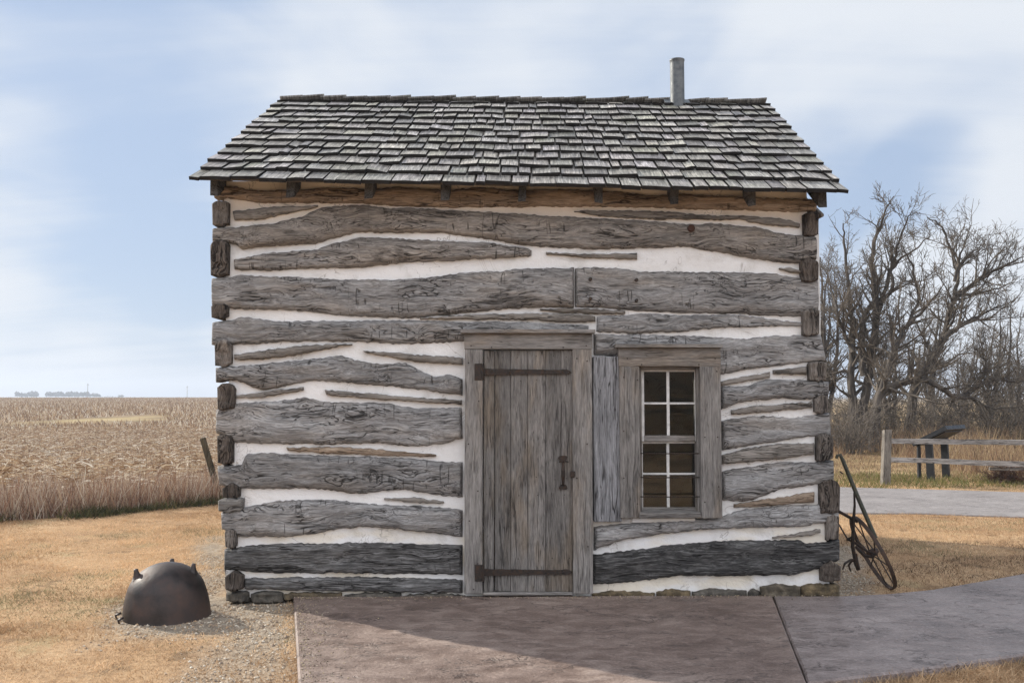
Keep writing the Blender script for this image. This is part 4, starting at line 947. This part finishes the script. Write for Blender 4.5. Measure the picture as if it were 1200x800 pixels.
# ------------------------------------------------------------------ trees
def rot_about(v, ax, a): return np.array(Quaternion(Vector(ax), a) @ Vector(v))
def grow(buf, pts, r0, r1, level, rg, dens, maxlev, lift=.25):
    pts = np.asarray(pts, float); k = len(pts); rad = r0 + (r1 - r0) * np.linspace(0, 1, k) ** .8
    buf.append((level, pts, rad))
    if level >= maxlev: return
    seg = np.r_[0, np.cumsum(np.linalg.norm(np.diff(pts, axis=0), axis=1))]; L = seg[-1]
    n = rg.poisson(L * dens[level]) + (1 if level else 2)
    for _ in range(n):
        t = 1 - rg.random() ** .75 * (.82 if level == 0 else .9); s = t * L; j = min(np.searchsorted(seg, s), k - 1); j = max(j, 1); f = (s - seg[j - 1]) / (seg[j] - seg[j - 1] + 1e-9)
        p = pts[j - 1] * (1 - f) + pts[j] * f; tg = pts[j] - pts[j - 1]; tg = tg / (np.linalg.norm(tg) + 1e-9)
        pe = rg.normal(size=3); pe -= tg * (pe @ tg); pe /= np.linalg.norm(pe) + 1e-9; an = rg.uniform(.5, 1.15)
        d = tg * math.cos(an) + pe * math.sin(an) + np.array([0, 0, lift]); d /= np.linalg.norm(d)
        l = (L * rg.uniform(.22, .5) * (1.15 - .6 * t)) if level else rg.uniform(.9, 2.7) * (1.2 - .85 * t)
        l = max(l, (.6, .35, .2)[min(level, 2)]); kk = 5 if level == 0 else (4 if level == 1 else 3); q_ = [p]; dd = d
        for i_ in range(kk):
            dd = dd + rg.normal(0, .26, 3) + np.array([0, 0, .07]); dd /= np.linalg.norm(dd); q_.append(q_[-1] + dd * l / kk)
        rc = min(rad[j] * rg.uniform(.42, .7), .07 / (level + 1) + .012)
        grow(buf, q_, max(rc, .0075), .0050, level + 1, rg, dens, maxlev, lift)
def tree_from(name, lab, cat, limbs, Yd, radii, sd, dens=(4.1, 3.8, 4.), twig=None, group=None, maxlev=3, depthj=1.2):
    rg = np.random.default_rng(sd); buf = []
    for li, (lm, r_) in enumerate(zip(limbs, radii)):
        px = np.array(lm, float); n = max(12, len(px) * 4); pr = resample_s(px, n)
        dep = Yd + depthj * fbm(np.linspace(0, 1.5, n) + li * 9.1, sd, s=sd) * np.linspace(.0, 1, n) * 2
        P_ = AT(pr[:, 0], pr[:, 1], dep); P_ = P_ + rg.normal(0, .018, P_.shape) 
        if li == 0: P_[0, 2] = -.3
        grow(buf, P_, r_, max(r_ * .10, .010), 0, rg, dens, maxlev)
    return finish_tree(name, lab, cat, buf, twig, group)
def resample_s(p, n):                                 # Catmull-Rom through the points
    p = np.vstack([2 * p[0] - p[1], p, 2 * p[-1] - p[-2]]); t = np.linspace(0, len(p) - 3 - 1e-6, n); i = t.astype(int); f = (t - i)[:, None]
    a, b_, c, d = p[i], p[i + 1], p[i + 2], p[i + 3]
    return .5 * ((2 * b_) + (-a + c) * f + (2 * a - 5 * b_ + 4 * c - d) * f ** 2 + (-a + 3 * b_ - 3 * c + d) * f ** 3)
def finish_tree(name, lab, cat, buf, twig, group):
    base = buf[0][1][0].copy(); base[2] = gz(base[0], base[1]); e = empty(name, tuple(base)); tag(e, lab, cat, group)
    tr, cr_ = MB(), MB()
    for lv, pts, rad in buf:
        p = pts - base
        if lv == 0: tr.tube(p, rad, 8)
        else: cr_.tube(p, rad, 5 if rad[0] > .02 else 3, cap=False)
    tr.build('trunk', m_bark, e, smooth=True); cr_.build('crown', twig or m_twig, e, smooth=True); return e
GRP = 'bare trees beyond the fence'
tree_from('bare_tree', 'tall bare tree with dark stems rising right beside the cabin wall', 'tree',
  [[(1003,514),(999,470),(998,430),(999,384),(994,340),(990,290),(987,262)], [(1005,505),(1018,440),(1027,375),(1025,330),(1022,300),(1028,275),(1037,250),(1047,230)],
   [(1012,440),(1010,400),(1017,362),(1044,341),(1047,312),(1074,291),(1090,277)], [(1025,380),(1040,330),(1050,295),(1062,262),(1070,247)], [(1000,410),(985,380),(976,345),(968,310)]],
  29., [.17, .15, .12, .08, .08], 11, group=GRP)
tree_from('bare_tree', 'bare crooked tree with a long low limb reaching right over the brush', 'tree',
  [[(1024,512),(1027,480),(1032,460),(1048,451),(1074,445),(1098,451),(1118,464),(1135,460),(1157,445),(1189,447),(1220,440)], [(1027,478),(1042,425),(1060,385),(1076,352),(1070,315),(1058,288)],
   [(1118,464),(1140,468),(1165,478),(1205,474)], [(1060,385),(1085,360),(1110,330)], [(1135,460),(1150,440),(1155,425),(1150,408)]], 27.5, [.17, .11, .08, .07, .06], 12, group=GRP)
tree_from('bare_tree', 'wide bare tree with arching limbs, rightmost of the tall ones', 'tree',
  [[(1064,512),(1071,458),(1079,438),(1092,419),(1104,398),(1113,365),(1119,345),(1122,317),(1112,285),(1101,263),(1086,256)], [(1117,352),(1134,338),(1152,324),(1187,307),(1200,300)],
   [(1104,398),(1122,384),(1140,374),(1164,362),(1190,352)], [(1122,317),(1134,300),(1150,288)], [(1119,345),(1140,345),(1165,338),(1192,330)], [(1119,330),(1126,295),(1134,275)]], 31., [.17, .11, .11, .07, .07, .06], 13, group=GRP)
def proc_tree(px, pyt, Yd, sd, lab, nst=3, twig=None, r=.14, spread=20):
    rg = np.random.default_rng(sd); limbs = []; base = 512
    for i in range(nst):
        xt = px + rg.uniform(-spread, spread); yt = pyt + rg.uniform(0, 30) * (i > 0); xm = px + (xt - px) * .4 + rg.uniform(-7, 7)
        limbs.append([(px + rg.uniform(-3, 3), base), (xm, base - (base - yt) * .35), ((xm + xt) / 2 + rg.uniform(-7, 7), base - (base - yt) * .7), (xt, yt)])
    return tree_from('bare_tree', lab, 'tree', limbs, Yd, [r] + [r * .7] * (nst - 1), sd, group=GRP, twig=twig, dens=(3.4, 3., 3.2))
proc_tree(1158, 362, 38, 21, 'small bare grey tree behind the wide arching tree', 4, m_twig2, .12, 26)
proc_tree(1192, 356, 41, 22, 'bare bushy grey tree at the right edge of the photo', 4, m_twig2, .13, 28)
proc_tree(1092, 335, 42, 23, 'slender bare tree far behind between the two tall ones', 3, m_twig2, .13, 24)
proc_tree(968, 300, 34, 24, 'bare tree half hidden behind the cabin corner', 4, m_twig, .16, 22)
proc_tree(1045, 345, 39, 25, 'thin bare tree behind the low reaching limb', 4, m_twig2, .12, 28)
proc_tree(1235, 330, 36, 26, 'bare tree beyond the right end of the fence', 4, m_twig2, .15, 35)
proc_tree(1130, 390, 44, 27, 'short scrubby bare tree deep in the thicket', 4, m_twig2, .10, 26)
# thicket shrubs: many thin stems from one root
def shrub(px, Yd, h, w_, sd, lab, twig, n=36, name='bare_shrub', grp='bare shrubs under the trees'):
    rg = np.random.default_rng(sd); x0 = float(AT(px, 500, Yd)[0]); z0 = gz(x0, Yd); o = empty(name, (x0, Yd, z0)); tag(o, lab, 'shrub', grp); buf = []
    for i in range(n):
        a = rg.uniform(0, 2 * np.pi); rr = rg.uniform(0, .28) * w_; p = np.array([rr * math.cos(a), rr * math.sin(a), -.1]); d = np.array([math.cos(a) * rg.uniform(.1, .75), math.sin(a) * rg.uniform(.1, .75), 1.]); d /= np.linalg.norm(d)
        l = h * rg.uniform(.55, 1.1); q_ = [p]
        for k in range(6): d = d + rg.normal(0, .2, 3) + np.array([0, 0, -.05 * k]); d /= np.linalg.norm(d); q_.append(q_[-1] + d * l / 6)
        grow(buf, q_, h * .006 + .003, .004, 1, rg, (3, 3.2 / max(h, .6) + 2, 3), 3, .1)
    b = MB()
    for lv, pts, rad in buf: b.tube(pts, np.maximum(rad, .0035), 3, cap=False)
    b.build('stems', twig, o, smooth=True); return o
SH = [(992, 26.5, 2.2, 1.6, 'tangled grey shrub crowding the cabin side of the thicket', m_twig2), (1040, 28.5, 1.9, 1.7, 'dense brown shrub at the foot of the crooked tree', m_twig),
      (1075, 30, 1.6, 1.6, 'grey brown shrub beneath the long low limb', m_twig2), (1110, 27, 1.4, 1.7, 'low brown shrub behind the black information panel', m_twig),
      (1142, 31, 2.4, 2.0, 'tall twiggy shrub under the wide arching tree', m_twig2), (1178, 29, 2.0, 1.9, 'twiggy brown shrub behind the fence rails at right', m_twig),
      (1215, 31, 2.6, 2.2, 'pale tall shrub at the right edge of the thicket', m_twig2), (1020, 33, 2.6, 2.0, 'tall dim shrub between the dark trunks', m_twig), (1095, 36, 2.8, 2.4, 'far grey shrub deep behind the fence', m_twig2),
      (1165, 37, 3.0, 2.6, 'broad grey shrub farthest back in the thicket', m_twig2), (970, 31, 2.6, 2.0, 'shrub partly hidden by the cabin corner', m_twig)]
for i, (px, Yd, h, w_, lab, tw) in enumerate(SH): shrub(px, Yd, h, w_, 300 + i, lab, tw)
m_redtwig = bark_mat('reddish_twig', (.09, .05, .035), (.17, .10, .07), (.26, .16, .12))
shrub(1181, 17.5, .38, .38, 333, 'small dark reddish tumbleweed on the grass under the lower rail', m_redtwig, 40, 'tumbleweed', None)

# far tree line across the field
m_far = plain('far_tree_mass', (.085, .085, .08), .95, .05)
ft = MB(); rg = np.random.default_rng(5)
for (xa, xb, top, dens_) in ((18, 45, 458.5, 60), (36, 44, 456.5, 30), (54, 104, 458, 150), (104, 117, 460, 40), (117, 140, 464, 26), (139, 145, 462, 14)):
    for _ in range(dens_ * 2):
        px = rg.uniform(xa, xb); Yd = rg.uniform(860, 900); h = (466 - top) / F * Yd * rg.uniform(.55, 1.05); x = float(AT(px, 465, Yd)[0]); z0 = gz(x, Yd)
        c = np.array([x, Yd, z0 + h * rg.uniform(.3, .75)]); s0 = h * rg.uniform(.13, .3)
        v = rg.normal(size=(6, 3)); v /= np.linalg.norm(v, axis=1)[:, None]
        oc = np.array([[1, 0, 0], [-1, 0, 0], [0, 1, 0], [0, -1, 0], [0, 0, 1], [0, 0, -1]]) * (s0 * rg.uniform(.7, 1.3, (6, 1))); ft.add(c + oc, [[0, 2, 4], [2, 1, 4], [1, 3, 4], [3, 0, 4], [2, 0, 5], [1, 2, 5], [3, 1, 5], [0, 3, 5]])
tag(ft.build('distant_woodland', m_far), 'hazy grey tree line on the horizon across the field', 'trees', kind='stuff')

# ------------------------------------------------------------------ loose ground cover
cabin_poly = [tuple((CO + CU * a + CN * d)[:2]) for a, d in ((-2.5, -.02), (2.6, -.02), (2.6, 4.4), (-2.5, 4.4))]
def blocked(x, y):
    r = inpoly(x, y, pad_poly) | inpoly(x, y, path_poly) | inpoly(x, y, road_poly) | inpoly(x, y, cabin_poly) | (np.hypot(x - kx, y - ky) < .29)
    return r
def strips(P0, D, L, wd, col, rg, seg=3, droop=.0):
    n = len(P0); side = np.cross(D, rg.normal(size=(n, 3))); side /= np.linalg.norm(side, axis=1)[:, None] + 1e-9
    V = []; p = P0.copy(); d = D.copy()
    for i in range(seg + 1):
        ww = wd * (1 - (i / seg) * .85); V += [p - side * ww[:, None], p + side * ww[:, None]]
        d = d + rg.normal(0, .12, (n, 3)); d[:, 2] -= droop; d /= np.linalg.norm(d, axis=1)[:, None]; p = p + d * (L / seg)[:, None]
    V = np.stack(V, 1); k = 2 * (seg + 1); q_ = np.array([[2 * i, 2 * i + 1, 2 * i + 3, 2 * i + 2] for i in range(seg)])
    return V.reshape(-1, 3), (q_[None] + np.arange(n)[:, None, None] * k).reshape(-1, 4), np.repeat(col, k, 0)
def blades(n, xr, yr, keep, hgt, wid, colf, lean=.8, seed_=1):
    rg = np.random.default_rng(seed_); x = rg.uniform(*xr, n); y = rg.uniform(*yr, n); k = keep(x, y, rg) & ~blocked(x, y); x, y = x[k], y[k]; n = len(x)
    z = height(x, y) - .006; h = hgt(x, y, rg); a = rg.uniform(0, 2 * np.pi, n); w_ = wid * rg.uniform(.6, 1.3, n)
    ln = rg.normal(0, lean, (n, 2)) * h[:, None]
    ca, sa_ = np.cos(a) * w_, np.sin(a) * w_
    p0 = np.stack([x - ca, y - sa_, z], -1); p1 = np.stack([x + ca, y + sa_, z], -1); p2 = np.stack([x + ln[:, 0], y + ln[:, 1], z + h], -1)
    V = np.stack([p0, p1, p2], 1).reshape(-1, 3); C = np.repeat(colf(x, y, rg), 3, 0); return V, np.arange(3 * n).reshape(-1, 3), C
def lawncol(x, y, rg):
    n = len(x); t = np.clip(.5 + 1.0 * fbm(x * .8, y * .8, s=40) + .7 * fbm(x * 3.2, y * 4.5, s=41) + rg.normal(0, .2, n), 0, 1)[:, None]
    c = np.array([.38, .24, .13]) * (1 - t) + np.array([.76, .55, .34]) * t
    gr = (fbm(x * 1.1, y * 1.1, s=44) + rg.normal(0, .14, n) > .34)[:, None]
    c = np.where(gr, np.array([.25, .22, .12]) * rg.uniform(.7, 1.3, (n, 1)), c) * rg.uniform(.8, 1.15, (n, 1))
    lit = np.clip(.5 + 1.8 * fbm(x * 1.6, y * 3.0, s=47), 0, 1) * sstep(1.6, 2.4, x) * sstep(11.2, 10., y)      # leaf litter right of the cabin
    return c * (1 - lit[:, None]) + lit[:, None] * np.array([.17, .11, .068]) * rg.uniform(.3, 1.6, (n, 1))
def shadecol(x, y, rg):
    c = lawncol(x, y, rg); return c
lawnkeep = lambda x, y, rg: (y < border_y(x) + .05) & (rg.random(len(x)) > gravel_w(x, y) * .93) & (x < 0)
hl = lambda x, y, rg: rg.uniform(.012, .038, len(x)) * (1 + .9 * np.clip(fbm(x * 2, y * 2, s=21), -.4, 1))
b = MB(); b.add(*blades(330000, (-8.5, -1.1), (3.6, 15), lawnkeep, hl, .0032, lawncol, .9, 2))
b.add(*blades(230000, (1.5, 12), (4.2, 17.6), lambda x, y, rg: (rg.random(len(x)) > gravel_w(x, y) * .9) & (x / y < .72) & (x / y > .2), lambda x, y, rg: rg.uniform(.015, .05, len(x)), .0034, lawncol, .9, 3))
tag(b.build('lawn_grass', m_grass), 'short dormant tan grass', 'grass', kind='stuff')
# pebbles round the drip line
rg = np.random.default_rng(8); n = 60000; x = rg.uniform(-3.6, 3.2, n); y = rg.uniform(4.4, 9.6, n); k = (rg.random(n) < gravel_w(x, y) * .8) & ~blocked(x, y); x, y = x[k], y[k]; n = len(x)
r = rg.uniform(.004, .010, n) * rg.choice([.8, 1, 1.4], n); z = height(x, y) + r * .25
oc = np.array([[1, 0, 0], [-1, 0, 0], [0, 1, 0], [0, -1, 0], [0, 0, .7], [0, 0, -.7]]); an = rg.uniform(0, 6.3, n)
V = oc[None] * r[:, None, None] * rg.uniform(.65, 1.35, (n, 6, 1)); V = np.stack([V[..., 0] * np.cos(an)[:, None] - V[..., 1] * np.sin(an)[:, None], V[..., 0] * np.sin(an)[:, None] + V[..., 1] * np.cos(an)[:, None], V[..., 2]], -1) + np.stack([x, y, z], -1)[:, None]
fo8 = np.array([[0, 2, 4], [2, 1, 4], [1, 3, 4], [3, 0, 4], [2, 0, 5], [1, 2, 5], [3, 1, 5], [0, 3, 5]])
pc = np.array([[.50, .42, .32], [.38, .30, .22], [.25, .19, .14], [.60, .53, .43], [.42, .29, .18]])[rg.integers(0, 5, n)]
b = MB(); b.add(V.reshape(-1, 3), (fo8[None] + np.arange(n)[:, None, None] * 6).reshape(-1, 3), np.repeat(pc, 6, 0)); tag(b.build('gravel', m_pebble), 'tan pea gravel along the drip line', 'gravel', kind='stuff')

def pebs(x, y, z, r, name, lab):
    n = len(x); an = rg.uniform(0, 6.3, n); V = oc[None] * r[:, None, None] * rg.uniform(.65, 1.35, (n, 6, 1))
    V = np.stack([V[..., 0] * np.cos(an)[:, None] - V[..., 1] * np.sin(an)[:, None], V[..., 0] * np.sin(an)[:, None] + V[..., 1] * np.cos(an)[:, None], V[..., 2]], -1) + np.stack([x, y, z + r * .3], -1)[:, None]
    b = MB(); b.add(V.reshape(-1, 3), (fo8[None] + np.arange(n)[:, None, None] * 6).reshape(-1, 3), np.repeat(np.array([[.42, .35, .27], [.25, .19, .14], [.12, .09, .06], [.5, .4, .25]])[rg.integers(0, 4, n)], 6, 0)); return tag(b.build(name, m_pebble), lab, 'grit', kind='stuff')
n = 900; t = rg.random(n); pq = pl0[None] + (pl1 - pl0)[None] * (t * 1.1)[:, None]; d = rg.exponential(.10, n)
xa = np.concatenate([pq[:, 0] + .02 + d, rg.uniform(-1.7, 2.6, 700)]); ya = np.concatenate([pq[:, 1], 7.31 + (rg.uniform(-1.7, 2.6, 700)) * 0 - rg.exponential(.035, 700) + 0 * t[:700]])
ya[n:] += .021 * xa[n:]; k = inpoly(xa, ya, pad_poly) | inpoly(xa, ya, path_poly)
pebs(xa[k], ya[k], np.zeros(k.sum()), rg.uniform(.002, .006, k.sum()), 'grit', 'grit and straw crumbs on the concrete')
def edge_tufts(p0, p1, n, hmax, sd, spread=.06):
    r2 = np.random.default_rng(sd); t = r2.random(n); p0, p1 = np.array(p0), np.array(p1); P_ = p0 + (p1 - p0) * t[:, None] + r2.normal(0, spread, (n, 2)); k = ~blocked(P_[:, 0], P_[:, 1]); P_ = P_[k]; n = len(P_)
    P3_ = np.stack([P_[:, 0], P_[:, 1], height(P_[:, 0], P_[:, 1]) - .005], -1); D = r2.normal(0, .7, (n, 3)); D[:, 2] = 1; D /= np.linalg.norm(D, axis=1)[:, None]
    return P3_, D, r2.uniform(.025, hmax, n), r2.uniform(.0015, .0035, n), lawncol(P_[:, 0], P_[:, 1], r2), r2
b = MB()
pp = np.array(path_poly)
for i in range(len(pp)): b.add(*strips(*edge_tufts(pp[i - 1], pp[i], int(900 * np.linalg.norm(pp[i] - pp[i - 1])), .075, 400 + i), 2, .25)) if np.linalg.norm(pp[i] - pp[i - 1]) < 6 else None
b.add(*strips(*edge_tufts(pl0, pl0 + (pl1 - pl0) * 1.1, 1500, .05, 450, .05), 2, .25))
b.add(*strips(*edge_tufts(G(1000, 800), G(1230, 778), 9000, .10, 451, .16), 3, .3))
for i in range(26):
    c_ = (rg.uniform(-6.5, -2.2), rg.uniform(5.2, 11)); b.add(*strips(*edge_tufts(c_, c_, 130, .06, 460 + i, .07), 2, .25))
tag(b.build('grass_tufts', m_grass), 'longer straw grass tufts along the slab edges', 'grass', kind='stuff')
# weeds at the field edge, dark green at the foot
rg = np.random.default_rng(17); b = MB()
n = 20000; x = rg.uniform(-11, -2.2, n); y = border_y(x) + rg.uniform(0, 1, n) ** 1.2 * 2.3; P0 = np.stack([x, y, height(x, y)], -1); D = rg.normal(0, .25, (n, 3)); D[:, 2] = 1; D /= np.linalg.norm(D, axis=1)[:, None]
pal = np.array([[.30, .18, .125], [.24, .145, .10], [.38, .26, .18], [.44, .34, .25], [.55, .48, .40], [.15, .09, .065]])[rg.integers(0, 6, n)]
b.add(*strips(P0, D, rg.uniform(.10, .50, n) * (1 + .9 * fbm(x * .8, y * .4, s=61)), rg.uniform(.003, .007, n), pal, rg))
tag(b.build('dry_weeds', m_corn), 'reddish brown dead weeds edging the field', 'weeds', kind='stuff')
b = MB(); n = 16000; x = rg.uniform(-11, -2.2, n); y = border_y(x) + rg.normal(0, .16, n) - .05; k = fbm(x * 1.1, s=66) + rg.normal(0, .2, n) > -.12; x, y = x[k], y[k]; n = len(x); P0 = np.stack([x, y, height(x, y) - .01], -1); D = rg.normal(0, .6, (n, 3)); D[:, 2] = .8; D /= np.linalg.norm(D, axis=1)[:, None]
pal = np.array([[.06, .068, .026], [.09, .095, .036], [.16, .14, .065], [.05, .048, .026]])[rg.integers(0, 4, n)]
b.add(*strips(P0, D, rg.uniform(.06, .22, n) * (1 + .6 * fbm(x * 1.5, s=63)), rg.uniform(.005, .011, n), pal, rg, 2)); tag(b.build('green_weeds', m_grass), 'dark green weeds at the foot of the dead ones', 'weeds', kind='stuff')

# standing dry corn in rows
rg = np.random.default_rng(23); b = MB()
CC = np.array([[.33, .21, .12], [.42, .29, .17], [.56, .44, .30], [.17, .10, .055], [.74, .66, .54], [.25, .155, .085]])
def rows(ylo, yhi, sp, xr):
    out = []
    yy = np.arange(ylo, yhi, .76)
    for r0 in yy:
        xs_ = np.arange(-xr[0] * r0, -xr[1] * r0, sp); xs_ = xs_ + rg.uniform(-.08, .08, len(xs_)); out.append(np.stack([xs_, r0 + .06 * xs_ + rg.normal(0, .05, len(xs_))], -1))
    return np.concatenate(out)
p = rows(13, 66, .24, (.80, .08)); p = p[(p[:, 1] > border_y(p[:, 0]) + 1.2)]; p = p[field_w(p[:, 0], p[:, 1]) > .5]; p = p[swale_w(p[:, 0], p[:, 1]) < .3]
n = len(p); P0 = np.stack([p[:, 0], p[:, 1], height(p[:, 0], p[:, 1])], -1); hs_ = rg.uniform(.22, .58, n) * (1 + .3 * fbm(p[:, 0] * .3, p[:, 1] * .15, s=81)); D = rg.normal(0, .16, (n, 3)); D[:, 2] = 1; D /= np.linalg.norm(D, axis=1)[:, None]
b.add(*strips(P0, D, hs_, np.full(n, .013), CC[rg.integers(0, 6, n)] * .8, rg, 2))
for k in range(5):
    a = rg.uniform(0, 2 * np.pi, n); d = np.stack([np.cos(a), np.sin(a), rg.uniform(.1, .9, n)], -1); d /= np.linalg.norm(d, axis=1)[:, None]
    b.add(*strips(P0 + D * (hs_ * rg.uniform(.25, .95, n))[:, None], d, rg.uniform(.18, .45, n), np.full(n, .017), CC[rg.integers(0, 6, n)], rg, 3, .32))
p = rows(66, 260, .34, (.72, .15)); p = p[swale_w(p[:, 0], p[:, 1]) < .3]; n = len(p); P0 = np.stack([p[:, 0], p[:, 1], height(p[:, 0], p[:, 1])], -1)
for k in range(2):
    d = rg.normal(0, .5, (n, 3)); d[:, 2] = 1; d /= np.linalg.norm(d, axis=1)[:, None]; b.add(*strips(P0 + rg.normal(0, .15, (n, 3)) * (1, 1, 0), d, rg.uniform(.2, .5, n), np.full(n, .045), CC[rg.integers(0, 6, n)] * .9, rg, 1))
tag(b.build('dry_corn', m_corn), 'dry tan cornstalks filling the field', 'corn', kind='stuff')

# dead brush and grass beyond the right-hand path
rg = np.random.default_rng(29); b = MB(); n = 60000; x = rg.uniform(4, 26, n); y = 17.8 + rg.uniform(0, 1, n) ** 1.3 * 17; k = (x / y > .22) & (x / y < .75); x, y = x[k], y[k]; n = len(x)
tall = sstep(-.1, .25, fbm(x * .35, y * .35, s=71)) * sstep(18.2, 20.5, y)
P0 = np.stack([x, y, height(x, y)], -1); D = rg.normal(0, .35, (n, 3)); D[:, 2] = 1; D /= np.linalg.norm(D, axis=1)[:, None]
pal = np.array([[.23, .145, .095], [.30, .20, .12], [.42, .31, .18], [.17, .12, .085], [.52, .41, .26], [.20, .18, .08]])
ci = np.clip((rg.normal(0, 1.1, n) + 1.4 + 2.2 * fbm(x * .5, y * .5, s=73) + .6), 0, 5).astype(int)
b.add(*strips(P0, D, .06 + tall * rg.uniform(.25, .95, n), rg.uniform(.004, .010, n), pal[ci], rg))
n = 12000; x = rg.uniform(4, 16, n); y = rg.uniform(16.4, 19.2, n); k = ~inpoly(x, y, road_poly) & (x / y > .25) & (fbm(x * .8, y * .8, s=75) + rg.normal(0, .15, len(x)) > 0); x, y = x[k], y[k]; n = len(x)
P0 = np.stack([x, y, height(x, y)], -1); D = rg.normal(0, .6, (n, 3)); D[:, 2] = 1; D /= np.linalg.norm(D, axis=1)[:, None]
b.add(*strips(P0, D, rg.uniform(.05, .16, n), rg.uniform(.004, .009, n), np.array([[.12, .14, .045], [.17, .17, .06], [.25, .21, .09]])[rg.integers(0, 3, n)], rg, 2))
tag(b.build('dead_brush', m_corn), 'brown and tan dead brush beneath the bare trees', 'brush', kind='stuff')

# ------------------------------------------------------------------ thin autumn haze
b = MB(); b.box(np.array([-1700., -1000., -2.5]), np.array([1700., 1900., 30.]))
hm = bpy.data.materials.new('autumn_haze'); hm.use_nodes = True; nt = hm.node_tree; nt.nodes.clear()
pv = N(nt, 'ShaderNodeVolumePrincipled', {'Color': (.80, .88, 1.0), 'Density': .0007, 'Anisotropy': .2})
nt.links.new(pv.outputs[0], N(nt, 'ShaderNodeOutputMaterial').inputs['Volume'])
tag(b.build('haze', hm), kind='stuff')
